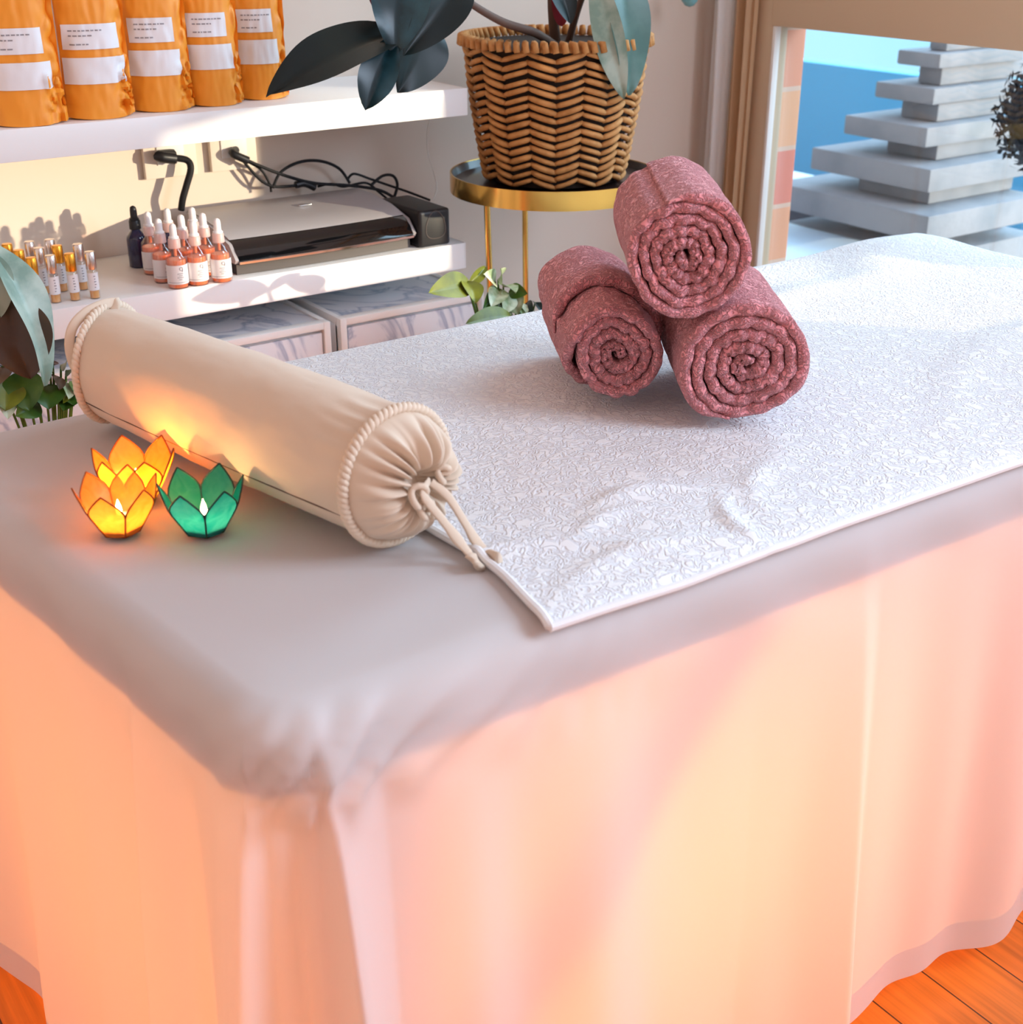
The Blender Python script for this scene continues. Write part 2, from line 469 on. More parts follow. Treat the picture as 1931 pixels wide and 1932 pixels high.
M['brownseam'] = mat('dark_frame_side', (0.20, 0.11, 0.07, 1), 0.5)
M['petal_y'] = petal_mat('amber_capiz', (0.85, 0.36, 0.03, 1), (1.0, 0.52, 0.06, 1), 0.20)
M['petal_o'] = petal_mat('orange_capiz', (0.88, 0.30, 0.03, 1), (1.0, 0.36, 0.045, 1), 0.12)
M['petal_t'] = petal_mat('teal_capiz', (0.0, 0.27, 0.22, 1), (0.004, 0.27, 0.31, 1), 0.12)
M['rim_y'] = mat('copper_rim', (0.30, 0.07, 0.008, 1), 0.4, 0.6)
M['rim_t'] = mat('dark_teal_rim', (0.006, 0.035, 0.032, 1), 0.4, 0.4)
M['wax'] = mat('wax', (0.85, 0.78, 0.62, 1), 0.5)
M['tin'] = mat('tin_cup', (0.75, 0.74, 0.72, 1), 0.3, 1.0)
M['flame'] = mat('flame', (1, 0.7, 0.3, 1), 1.0, emit=((1.0, 0.74, 0.32, 1), 30.0))
M['brick'] = brick_mat()
M['bluewall'] = mat('blue_paint', (0.12, 0.58, 1.0, 1), 0.7)
M['stone'] = mat('grey_stone', (0.27, 0.29, 0.33, 1), 0.85, bump=(30, 0.4, 0.006), var=(6, (0.19, 0.22, 0.26, 1), 0.4, 0.65))
M['ledge'] = mat('pale_blue_ledge', (0.42, 0.55, 0.68, 1), 0.5)
M['darkblue'] = mat('dark_blue_grey', (0.05, 0.09, 0.14, 1), 0.7)
M['bush'] = mat('dark_bush', (0.012, 0.018, 0.03, 1), 0.9)
M['outground'] = mat('paving', (0.30, 0.33, 0.38, 1), 0.9)
M['teal_glass'] = mat('teal_glass_ball', (0.25, 0.55, 0.58, 1), 0.12, trans=0.3)
M['whitewire'] = mat('white_wire', (0.80, 0.76, 0.70, 1), 0.5)

# ------------------------------------------------------------------ room shell
YW, XW = 2.22, 2.10
tag(MB().box((-1.6, -3.2, -0.05), (2.2, 2.32, 0.0)).build('floor', M['floor'], origin=(0, 0, 0)), 'orange wooden plank floor under the draped table', 'floor', kind='structure')
tag(MB().box((-1.6, YW, 0), (2.2, YW + 0.1, 2.6)).build('wall_back', M['wall']), 'cream wall behind the white shelves', 'wall', kind='structure')
WY0, WY1, WZ0, WZ1 = 1.10, 2.06, 0.42, 2.25
VY0, VY1, VZ1 = 0.30, 1.04, 1.14
wr = MB()
wr.box((XW, -3.2, 0), (XW + 0.1, -0.98, 2.6)); wr.box((XW, 0.06, 0), (XW + 0.1, VY0, 2.6)); wr.box((XW, -0.98, 0), (XW + 0.1, 0.06, 1.12)); wr.box((XW, -0.98, 2.36), (XW + 0.1, 0.06, 2.6)); wr.box((XW, VY0, 0), (XW + 0.1, YW, WZ0))
wr.box((XW, VY0, VZ1), (XW + 0.1, WY0, 2.6)); wr.box((XW, VY1, WZ0), (XW + 0.1, WY0, VZ1))
wr.box((XW, WY0, WZ1), (XW + 0.1, YW, 2.6)); wr.box((XW, WY1 + 0.03, WZ0), (XW + 0.1, YW, WZ1))
tag(wr.build('wall_right', M['wall']), 'cream wall around the window', 'wall', kind='structure')
tag(MB().box((-1.6, -3.2, 2.6), (2.2, 2.32, 2.7)).build('ceiling', M['white']), 'white ceiling', 'ceiling', kind='structure')
bb = MB().box((-1.6, YW - 0.014, 0), (2.09, YW - 0.0005, 0.09), 0.003)
tag(bb.build('baseboard_back', M['white']), 'white baseboard along the shelf wall', 'baseboard', kind='structure')

def window(name, y0, y1, z0, z1, label, transom=None):
    wn = thing(name, (XW, (y0 + y1) / 2, z0), label, 'window'); tag(wn, kind='structure')
    fr = MB()
    fr.box((XW - 0.03, y1 - 0.035, z0), (XW + 0.010, y1 + 0.03, z1), 0.003)
    fr.box((XW - 0.03, y0 - 0.02, z0), (XW + 0.010, y0 + 0.03, z1), 0.003)
    fr.box((XW - 0.03, y0, z0 - 0.04), (XW + 0.06, y1 + 0.03, z0 + 0.015), 0.004)
    fr.box((XW - 0.03, y0, z1 - 0.015), (XW + 0.06, y1 + 0.03, z1 + 0.02), 0.004)
    fr.build('window_frame', M['trim'], wn)
    if transom:
        MB().box((XW - 0.035, y0 + 0.02, transom[0]), (XW + 0.06, y1 - 0.03, transom[1]), 0.004).build('transom', M['trim'], wn)
        MB().box((XW - 0.034, y1 - 0.043, z0 + 0.02), (XW - 0.018, y1 - 0.0355, transom[0]), 0.001).build('glazing_bead', M['bead'], wn)
        MB().box((XW - 0.008, y0 + 0.02, z0 + 0.01), (XW - 0.003, y1 - 0.033, transom[0] + 0.003)).build('glass', M['pane'], wn)
        MB().box((XW - 0.008, y0 + 0.02, transom[1] - 0.003), (XW - 0.003, y1 - 0.033, z1 - 0.01)).build('glass', M['pane'], wn)
    else:
        MB().box((XW - 0.008, y0 + 0.02, z0 + 0.01), (XW - 0.003, y1 - 0.033, z1 - 0.01)).build('glass', M['pane'], wn)
window('window_1', WY0, WY1, WZ0, WZ1, 'window with tan wooden frame, transom bar and clear glass', (1.008, 1.15))
window('added_fill_window', -0.96, 0.03, 1.14, 2.34, 'added tan-framed window around the fill light, to the right of the camera')  # unseen window, added to house the fill light
window('added_sun_window', VY0, VY1, WZ0, VZ1, 'added low window with tan wooden frame, out of view, that lets the sunbeam in')  # unseen opening, added and sized to shape the sunbeam on the shelves

# curtains gathered in the window corner
def curtain(y0, y1, x, nf, amp, m, name, label):
    g = MB(); n = 90; rows = 24
    rnd = [random.Random(5 + nf).uniform(-0.4, 0.4) for _ in range(3)]
    def fn(i, j):
        s = i / (n - 1); z = 0.12 + (2.42 - 0.12) * j / (rows - 1)
        w = sin(2 * pi * nf * s + rnd[0] + 0.25 * sin(z * 2)) + 0.3 * sin(2 * pi * nf * 2.3 * s + rnd[1])
        return V((x + amp * w, y0 + (y1 - y0) * s + 0.004 * sin(z * 3 + s * 7), z))
    g.grid(fn, n, rows)
    return tag(g.build(name, m, angle=180), label, 'curtain')
curtain(2.062, 2.118, XW - 0.050, 2.5, 0.010, M['curtain'], 'curtain', 'tan curtain gathered in narrow folds beside the window frame')
curtain(2.126, 2.178, XW - 0.055, 1.5, 0.010, M['curtain_white'], 'sheer_curtain', 'white sheer curtain strip between the tan curtain and the wall corner')
tag(MB().tube([(XW - 0.055, 1.0, 2.44), (XW - 0.055, 2.2, 2.44)], 0.012, 12).build('curtain_rod', M['gold']), 'brass curtain rod above the window', 'curtain rod')

# ------------------------------------------------------------------ outdoors
out = MB().box((2.2, -2.5, -0.3), (9, 6, -0.2))
tag(out.build('paving', M['outground'], origin=(3, 2, -0.3)), 'grey paving outside the window', 'ground', kind='structure')
tag(MB().box((2.112, 2.030, 0.30), (2.168, 2.088, 2.40)).build('brick_pier', M['brick'], origin=(2.11, 2.03, 0.27)), 'pink-orange brick reveal beside the window frame', 'brick pier', kind='structure')
tag(MB().box((5.0, 2.2, -0.2), (5.1, 7.0, 0.52), 0.005).build('garden_wall', M['bluewall']), 'bright blue wall outside the window', 'wall', kind='structure')
lg = thing('garden_bench', (2.9, 3.0, -0.2), 'pale blue slab bench outside against the brick pier', 'bench')
MB().box((2.62, 2.46, 0.28), (3.02, 3.3, 0.34), 0.006).build('seat_slab', M['ledge'], lg)
MB().box((2.70, 2.50, -0.2), (2.96, 3.2, 0.28), 0.01).build('plinth', M['darkblue'], lg)
fc = thing('added_sun_screen', (3.30, 0.2, -0.2), 'added wooden screen outside, out of view, that blocks part of the sunbeam', 'screen')  # unseen panel, added to keep the sun off the basket corner
MB().box((3.30, -0.32, -0.19), (3.32, 0.66, 1.75), 0.003).build('panel', M['beech'], fc)
for fy in (-0.32, 0.60): MB().box((3.325, fy, -0.2), (3.385, fy + 0.06, 1.80), 0.004).build('post', M['beech'], fc)
lb = MB().box((3.45, 2.9, -0.2), (3.75, 3.62, 0.26), 0.01)
tag(lb.build('planter_box', M['darkblue']), 'dark blue-grey planter box outside behind the slab bench', 'planter')
tag(MB().box((3.42, 2.85, 0.262), (3.80, 3.66, 0.30), 0.005).build('coping_slab', M['ledge']), 'grey-blue coping slab lying on the dark planter box', 'slab')
slabs = [  # z0, dz, x0, y0, y1 : staggered stone slabs of the stacked tower
    (-0.20, 0.46, 3.10, 2.40, 2.78), (0.26, 0.075, 3.04, 2.32, 2.86), (0.335, 0.045, 3.14, 2.42, 2.70),
    (0.38, 0.075, 3.00, 2.30, 2.89), (0.455, 0.045, 3.12, 2.40, 2.66), (0.50, 0.065, 3.06, 2.36, 2.80), (0.565, 0.045, 3.18, 2.44, 2.62),
    (0.61, 0.055, 3.10, 2.42, 2.72), (0.665, 0.05, 3.20, 2.47, 2.60), (0.715, 0.045, 3.16, 2.46, 2.67), (0.76, 0.05, 3.22, 2.49, 2.57),
    (0.81, 0.04, 3.18, 2.47, 2.62), (0.85, 0.05, 3.24, 2.50, 2.56)]
sl_lab = ['large grey stone block at the foot of the slab tower outside', 'lowest wide grey slab of the stacked stone tower', 'short spacer stone just above the lowest slab of the tower',
          'widest grey slab low in the stacked stone tower', 'spacer stone resting on the widest slab of the tower', 'wide grey slab halfway up the stacked stone tower', 'spacer stone above the halfway slab of the tower',
          'middle-sized grey slab above the halfway slab of the tower', 'small stone under the third slab from the tower top', 'third wide slab from the top of the stone tower', 'small stone under the top slab of the tower',
          'topmost wide slab of the stacked stone tower', 'small stone crowning the stacked stone tower']
for (z0, dz, x0, y0, y1), lab in zip(slabs, sl_lab):
    b = MB().box((x0, y0, z0 + 0.0004), (x0 + (0.5 if dz > 0.055 else 0.38), y1, z0 + dz - 0.0004), 0.006)
    tag(b.build('stone_slab', M['stone']), lab, 'stone slab', 'stacked stone slabs outside the window')
bs = MB()
b0 = bmesh.new(); bmesh.ops.create_icosphere(b0, subdivisions=3, radius=0.105)
for x in b0.verts: x.co += V((2.75, 1.80, 0.80))
bs.bm(b0)
br_ = random.Random(2)
for q in range(1500):
    d = V((br_.gauss(0, 1), br_.gauss(0, 1), br_.gauss(0, 1))).normalized()
    p = V((2.75, 1.80, 0.80)) + d * br_.uniform(0.098, 0.140)
    a = d.orthogonal().normalized(); a = (Matrix.Rotation(br_.uniform(0, 6.28), 3, d) @ a + d * br_.uniform(0.1, 0.9)).normalized()
    b = a.cross(d).normalized() * 0.006
    bs.add([p - a * 0.013, p + b, p + a * 0.013, p - b], [[0, 1, 2, 3]])
bt = thing('garden_bush', (2.75, 1.80, -0.2), 'dark clipped ball-shaped bush at the right edge outside the window', 'bush')
bs.build('foliage', M['bush'], bt)
MB().tube([(2.75, 1.80, -0.2), (2.755, 1.80, 0.3), (2.75, 1.80, 0.72)], 0.022, 10).build('trunk', M['stem'], bt)

# ------------------------------------------------------------------ massage table
ZT = 0.70
NL, NR, FR, FL = V((0.305, 0.760)), V((1.985, 0.752)), V((1.93, 1.525)), V((0.222, 1.502))
def round_poly(pts, rad, nseg=12):
    out = []
    n = len(pts)
    for i in range(n):
        p = pts[i]; a = (pts[i - 1] - p).normalized(); b = (pts[(i + 1) % n] - p).normalized()
        ang = math.acos(max(-1, min(1, a.dot(b))))
        d = rad / math.tan(ang / 2)
        c = p + (a + b).normalized() * (rad / sin(ang / 2))
        p0 = p + a * d; p1 = p + b * d
        a0 = atan2(p0.y - c.y, p0.x - c.x); a1 = atan2(p1.y - c.y, p1.x - c.x)
        while a1 < a0: a1 += 2 * pi
        for k in range(nseg + 1):
            w = a0 + (a1 - a0) * k / nseg
            out.append(V((c.x + rad * cos(w), c.y + rad * sin(w))))
    return out
def resample(loop, n):
    m = len(loop); ds = [0]
    for i in range(m): ds.append(ds[-1] + (loop[(i + 1) % m] - loop[i]).length)
    T = ds[-1]; out = []; j = 0
    for k in range(n):
        s = T * k / n
        while ds[j + 1] < s: j += 1
        t = (s - ds[j]) / max(1e-9, ds[j + 1] - ds[j])
        out.append(loop[j].lerp(loop[(j + 1) % m], t))
    return out, T
NP = 1800
PER, PLEN = resample(round_poly([NL, NR, FR, FL], 0.065), NP)   # starts at the near-left corner, runs along the near edge
PC = (NL + NR + FR + FL) / 4
PN = []
for i in range(NP):
    t = (PER[(i + 1) % NP] - PER[i - 1]).normalized()
    PN.append(V((t.y, -t.x)))
def sarc(i):   # signed arc distance from the near-left corner: + along the near edge, - along the left end
    s = PLEN * i / NP - 0.051
    if s > PLEN / 2: s -= PLEN
    return s
def gauss(x, m, w): return exp(-((x - m) / w) ** 2)
def pleat(s, c, w, A):
    """a soft ridge that climbs slowly from c and falls steeply at c + w"""
    x = (s - c) / w
    if x <= 0 or x >= 1.12: return 0.0
    if x < 0.9: return A * (x / 0.9) ** 1.3
    t = (x - 0.9) / 0.22
    return A * (1 - t * t * (3 - 2 * t))
def fold(s):
    """outward displacement of the hanging skirt at arc position s (full value at the hem)"""
    f = 0.007 * sin(s * 9.0 + 0.7) + 0.007 * sin(s * 19.0 + 2.1) + 0.005 * sin(s * 41 + 1 + 2 * sin(s * 7))
    f *= min(1, abs(s) / 0.25 + 0.35)
    f += pleat(-s, -0.090, 0.055, 0.070) - 0.026 * gauss(s, 0.014, 0.010) + pleat(s, -0.085, 0.070, 0.062) - 0.016 * gauss(s, -0.100, 0.012)
    f += pleat(-s, 0.095, 0.105, 0.040) + 0.022 * gauss(s, -0.30, 0.05) + 0.018 * gauss(s, -0.46, 0.05)
    f += pleat(s, 0.50, 0.15, 0.034) + 0.022 * gauss(s, 0.31, 0.05) + 0.02 * gauss(s, 0.95, 0.07) + 0.02 * gauss(s, 0.17, 0.035)
    return f
PROF = [(-0.034, 0.6990), (-0.029, 0.6982), (-0.024, 0.6966), (-0.017, 0.6938), (-0.009, 0.6885), (-0.003, 0.681), (0.0, 0.671), (0.001, 0.658), (0.001, 0.645), (0.001, 0.632), (0.002, 0.620)]
NSK = 26
def skirt_pt(i, j):
    s = sarc(i)
    if j < len(PROF):
        off, z = PROF[j]
        if j >= 2:   # gathers radiating from the near-left corner
            k = min(1.0, (j - 2) / 6)
            a = exp(-abs(s - 0.08) / 0.12) if s > -0.02 else 0.25 * exp(-abs(s) / 0.15)
            off += k * a * 0.0085 * (0.75 + sin((s + (0.70 - z) * 1.1) * 120 + 3 * sin(s * 20)))
            off += k * 0.0012 * sin(s * 40 + z * 30)
            off += max(0, fold(s)) * 0.14 * max(0, k - 0.4)
        bz = 0.0012 * noise.noise(V((PER[i].x * 9, PER[i].y * 9, 0)))
        z += bz
    else:
        k = (j - len(PROF) + 1) / NSK
        zb = 0.048 + 0.006 * sin(s * 5 + 1)
        z = 0.620 - (0.620 - zb) * k
        e = k ** 0.62
        off = 0.002 + 0.020 * k + fold(s) * (0.14 * 0.6 * (fold(s) > 0) + (1 - 0.14 * 0.6 * (fold(s) > 0)) * e)
        off += 0.004 * k * sin(s * 60 + k * 5) * noise.noise(V((s * 6, k * 3, 1)))
    p = PER[i] + PN[i] * off
    return V((p.x, p.y, z))
def top_bump(x, y):
    return 0.0022 * noise.noise(V((x * 5, y * 5, 3))) + 0.0012 * noise.noise(V((x * 13, y * 13, 7)))
sh = MB()
nj = len(PROF) + NSK
sh.grid(lambda i, j: skirt_pt(i, j), NP, nj, cu=True)
rings = 26
base = len(sh.v)
inner0 = [sh.v[i * nj].copy() for i in range(NP)]
for r in range(1, rings):
    k = 1 - r / rings
    for i in range(NP):
        p = V((PC.x, PC.y)) + (V((inner0[i].x, inner0[i].y)) - PC) * k
        sh.v.append(V((p.x, p.y, inner0[i].z + (0.7002 + top_bump(p.x, p.y) - inner0[i].z) * min(1, r / 6) ** 1.5)))
sh.v.append(V((PC.x, PC.y, 0.70)))
ctr = len(sh.v) - 1
for r in range(rings - 1):
    for i in range(NP):
        i2 = (i + 1) % NP
        a = i * nj if r == 0 else base + (r - 1) * NP + i
        b = i2 * nj if r == 0 else base + (r - 1) * NP + i2
        sh.f.append([a, base + r * NP + i, base + r * NP + i2, b])
for i in range(NP):
    sh.f.append([base + (rings - 2) * NP + i, ctr, base + (rings - 2) * NP + (i + 1) % NP])
sheet = sh.build('bed_sheet', M['sheet'], angle=180, origin=(1.1, 1.13, 0.03))
tag(sheet, 'white cotton sheet draped over the massage table down to the floor', 'sheet')
hm = MB()
def hem_pt(i, j):
    jj = nj - 1 - (2 - j) * 1.0
    p = skirt_pt(i, nj - 1 - (2 - j)) if j else skirt_pt(i, nj - 3)
    n = PN[i]
    return V((p.x - n.x * 0.0012, p.y - n.y * 0.0012, p.z))
hm.grid(hem_pt, NP, 3, cu=True)
hm.build('hem', M['sheet'], sheet, angle=180)['label'] = 'double-thickness bottom hem'

mt = thing('massage_table', (1.1, 1.13, 0), 'padded massage table on wooden legs hidden under the white sheet', 'massage table')
cu = MB()
CPR = [(-0.036, 0.6905), (-0.032, 0.690), (-0.024, 0.689), (-0.012, 0.680), (-0.007, 0.668), (-0.006, 0.640), (-0.010, 0.625), (-0.03, 0.622)]
cu.grid(lambda i, j: V((*(PER[i * 18] + PN[i * 18] * CPR[j][0]), CPR[j][1])), 100, len(CPR), cu=True)
cu.f.append([i * len(CPR) for i in range(100)]); cu.f.append([i * len(CPR) + len(CPR) - 1 for i in range(100)])
cu.build('cushion', M['cushion'], mt)
ap = MB()
ap.box((0.44, 0.86, 0.588), (1.84, 0.885, 0.6215)); ap.box((0.42, 1.40, 0.588), (1.84, 1.425, 0.6215))
ap.box((0.44, 0.886, 0.588), (0.465, 1.399, 0.6215)); ap.box((1.80, 0.886, 0.588), (1.825, 1.399, 0.6215)); ap.box((1.09, 0.886, 0.59), (1.13, 1.399, 0.6215))
ap.build('frame', M['beech'], mt)
for x, y in ((0.49, 0.872), (1.76, 0.872), (0.47, 1.412), (1.74, 1.412)):
    MB().box((x - 0.024, y - 0.018, 0), (x + 0.024, y + 0.018, 0.587), 0.004).build('leg', M['beech'], mt)
for y in (0.868, 1.416):
    for x0, x1 in ((0.48, 0.82), (1.74, 1.40)):
        MB().tube([(x0, y, 0.20), (x1, y, 0.585)], 0.017, 8).build('brace', M['beech'], mt)

# ------------------------------------------------------------------ white towel over the table
def towel_left(y):   # x of the towel's left edge
    t = (y - 0.76) / 0.76
    return 0.572 + 0.022 * t + 0.006 * sin(t * 5) + 0.012 * gauss(t, 0.12, 0.1)
NU, NVW = 300, 170
def edge_profile(d, inset, top, rim_y, sgn):
    """fold distance d past the inset line over the rounded rim; returns y, z"""
    r = 0.030
    a = min(d / r, pi / 2)
    y = rim_y + sgn * (-inset + r * sin(a)) if d > 0 else rim_y - sgn * (inset - d)
    z = top - r * (1 - cos(a))
    if d > r * pi / 2: z -= d - r * pi / 2
    return y, z
def towel_pt(i, j):
    u = i / (NU - 1); v = j / (NVW - 1)
    near = NL.lerp(NR, 0.5).y; far = 1.515
    L0 = 0.018; LF = 0.22                     # how far it hangs beyond the near / far inset
    span = (far - 0.03) - (near + 0.03)
    near_l = 0.016 + 0.012 * u + 0.004 * gauss(u, 0.1, 0.1)
    tot = near_l + span + LF
    d = v * tot
    top = ZT + 0.0058
    if d < near_l:
        y, z = edge_profile(near_l - d, 0.026, top, near - 0.004, -1)
    elif d < near_l + span:
        y = near + 0.022 + (d - near_l) * ((far - 0.03 - near - 0.022) / span); z = top
    else:
        y, z = edge_profile(d - near_l - span, 0.03, top, far + 0.006, 1)
    yl = 0.76 + (d - near_l)
    x0 = towel_left(max(0.73, yl))
    x1 = 1.95 - 0.04 * v
    x = x0 + (x1 - x0) * u
    # ridges and puckers
    wob = 0.0015 * noise.noise(V((x * 7, yl * 7, 1)))
    r = 0.0
    def ridge(cx, cy, ang, ln, wd, h):
        dx = x - cx; dy = yl - cy
        a = dx * cos(ang) + dy * sin(ang); b = -dx * sin(ang) + dy * cos(ang)
        b += 0.25 * a * a / ln
        return h * exp(-(a / ln) ** 2 - (b / wd) ** 2)
    r += ridge(0.80, 0.90, -0.25, 0.05, 0.012, 0.010) + ridge(0.74, 0.875, 0.1, 0.05, 0.010, 0.006)
    r += ridge(0.65, 0.86, -0.45, 0.09, 0.010, 0.009) + ridge(0.83, 0.80, 1.2, 0.05, 0.009, 0.006) + ridge(0.72, 0.80, -0.1, 0.09, 0.014, 0.008)
    r += ridge(0.92, 0.86, 0.6, 0.06, 0.014, 0.005) + ridge(1.5, 1.0, 0.2, 0.25, 0.03, 0.006) + ridge(1.35, 1.3, 0.3, 0.3, 0.03, 0.006)
    r += ridge(1.78, 1.42, 0.25, 0.14, 0.07, 0.012)
    if d < near_l: r *= 0.4
    z += abs(r) + (abs(wob) if d < near_l + span else 0)
    return V((x, y, z))
tw = MB(); tw.grid(towel_pt, NU, NVW)
towel = tw.build('bath_towel', M['towel'], angle=180, origin=(1.2, 1.1, 0.70))
tag(towel, 'large white terry towel spread over the sheet beside the bolster', 'towel')
sm = towel.modifiers.new('thick', 'SOLIDIFY'); sm.thickness = 0.005; sm.offset = -1
hp = [towel_pt(0, j) + V((0, 0, 0.0005)) for j in range(NVW - 1, -1, -1)] + [towel_pt(i, 0) + V((0, -0.0005, 0.0)) for i in range(0, NU)]
MB().tube(hp, 0.0042, 8).build('hem', M['hem'], towel)['label'] = 'stitched white hem'

# ------------------------------------------------------------------ bolster
BR = 0.0630
bA = V((0.449, 1.430, 0)); bB = V((0.549, 0.962, 0))
bw = (bB - bA).normalized(); bl = V((-bw.y, bw.x, 0))     # axis to the near end, lateral to photo right
BZ = ZT + BR + 0.008
bol = thing('bolster', ((bA.x + bB.x) / 2, (bA.y + bB.y) / 2, ZT), 'cream cotton bolster cushion with gathered ends lying behind the lanterns', 'bolster')
A3 = V((bA.x, bA.y, BZ)); B3 = V((bB.x, bB.y, BZ)); BLEN = (B3 - A3).length
def bol_sec(p, ang, r):
    z = r * sin(ang)
    if z < 0: z *= 0.985
    k = max(0.0, 1 - (p - A3).dot(bw) / (BLEN * 0.3))
    p = p - bw * (r * cos(ang) * 0.55 * min(1, k * k))   # the soft far end is slumped
    return p + bl * (r * cos(ang)) + V((0, 0, z))
nb = 96
tub = MB()
def bol_pt(i, j):
    t = j / 60; ang = 2 * pi * i / nb
    p = A3 + bw * (BLEN * t)
    r = BR * (0.975 + 0.05 * sin(pi * t) ** 0.6)
    r += 0.0012 * noise.noise(V((cos(ang) * 2.5, sin(ang) * 2.5, t * 9))) + 0.0006 * noise.noise(V((cos(ang) * 9, sin(ang) * 9, t * 22)))
    if t > 0.86:
        r += 0.0018 * (t - 0.86) / 0.14 * sin(ang * 17 + 3 * sin(ang * 3)) * max(0, sin(ang) + 0.5)
    return bol_sec(p, ang, r)
tub.grid(bol_pt, nb, 61, cu=True)
tub.build('cover', M['bolster'], bol, angle=180)
MB().tube([bol_sec(A3 + bw * (BLEN * t), radians(203), BR * (0.975 + 0.05 * sin(pi * t) ** 0.6) - 0.0001) for t in [k / 40 for k in range(41)]], 0.0007, 5).build('seam', M['stem'], bol)
def gathered_cap(C, dirn, name, bulge=1.0):
    g = MB(); n = 240; m = 26
    def fn(i, j):
        ang = 2 * pi * i / n; t = j / (m - 1)
        rr = BR * 0.975 * (1 - t * 0.86)
        h = 0.034 * (1 - (1 - min(1, t / 0.62)) ** 2) * 1.0 - 0.020 * max(0, (t - 0.70) / 0.30) ** 1.4
        pl = sin(11 * ang + 1.1 * sin(2 * ang) + 0.8 * sin(5 * ang + 1))
        pl2 = sin(23 * ang + 2 * sin(3 * ang))
        env = sin(pi * min(1, t * 1.02)) ** 0.8 * (0.55 + 0.45 * t)
        amp = 0.0150 * env * (0.55 + 0.45 * sin(ang + 0.6))
        h += amp * (abs(pl) * 1.5 - 0.75) + 0.0035 * env * pl2 + 0.003 * noise.noise(V((cos(ang) * 3, sin(ang) * 3, t * 3)))
        rr *= 1 + 0.045 * env * pl + 0.10 * sin(pi * t) * (0.6 - 0.2 * t)
        p = C + dirn * (h * bulge)
        return bol_sec(p, ang, rr)
    g.grid(fn, n, m, cu=True)
    g.f.append([i * m + m - 1 for i in range(n)])
    return g.build(name, M['bolster'], bol, angle=180)
gathered_cap(B3, bw, 'gathered_end')
gathered_cap(A3, -bw, 'gathered_end', 0.15)
for C in (A3 + bw * 0.002, B3 - bw * 0.002):
    g = MB()
    for ph in (0, pi):
        pts = []
        N = 520
        for k in range(N):
            a = 2 * pi * k / N; tw_ = a * 36 + ph
            r = BR * 0.978 + 0.0026 + 0.0022 * cos(tw_)
            pts.append(bol_sec(C + bw * (0.0030 * sin(tw_)), a, r))
        g.tube(pts, 0.0032, 6, closed=True)
    g.build('rope_piping', M['cord_cream'], bol, angle=180)['label'] = 'twisted cream rope piping'
def cp(u, v, d):   # point in front of the near cap: photo-right / up offsets in metres
    return B3 + bw * d + bl * u + V((0, 0, v))
ties = [
    [cp(0.006, 0.004, 0.034), cp(-0.012, 0.000, 0.046), cp(0.000, -0.025, 0.056), cp(0.010, -0.046, 0.066), cp(0.014, -0.058, 0.076), cp(0.010, -0.0635, 0.092)],
    [cp(0.008, 0.002, 0.034), cp(0.018, -0.012, 0.046), cp(0.026, -0.036, 0.058), cp(0.032, -0.054, 0.066), cp(0.034, -0.0625, 0.080), cp(0.029, -0.0635, 0.098)],
]
for q, t in enumerate(ties):
    path = smooth_path(t, 10)
    m_ = len(path)
    rr = [0.0042 + 0.0022 * max(0, sin(k / m_ * 14)) * (k / m_) + (0.0035 if k > m_ * 0.80 else 0) for k in range(m_)]
    MB().tube(path, rr, 10, flat=0.42, up=bw).build('drawstring', M['bolster'], bol, angle=180)
knots = MB()
for (u, v, d, r) in [(-0.014, -0.002, 0.042, 0.010), (-0.008, -0.016, 0.044, 0.008), (0.022, 0.006, 0.036, 0.007), (0.030, -0.004, 0.030, 0.008), (0.026, 0.018, 0.030, 0.006)]:
    pts = [cp(u + r * 0.8 * cos(w), v + r * sin(w), d + 0.003 * sin(2 * w)) for w in [2 * pi * k / 16 for k in range(16)]]
    knots.tube(pts, 0.0032, 8, closed=True)
knots.build('drawstring_knot', M['bolster'], bol, angle=180)
def cpl(u, v, d): return A3 - bw * d + bl * u + V((0, 0, v))
for path, w_ in (([(226, 570), (196, 574), (162, 590), (138, 616), (131, 650), (138, 684), (154, 712)], 0.0058), ([(212, 568), (216, 578), (214, 596), (206, 612)], 0.0060)):
    lp = smooth_path([at(u, v, 1.432 - 0.007 * k) for k, (u, v) in enumerate(path)], 8)
    MB().tube(lp, w_, 10, flat=0.18, up=FWD - V((0, 0, 0.3))).build('tie_loop', M['bolster'], bol, angle=180)

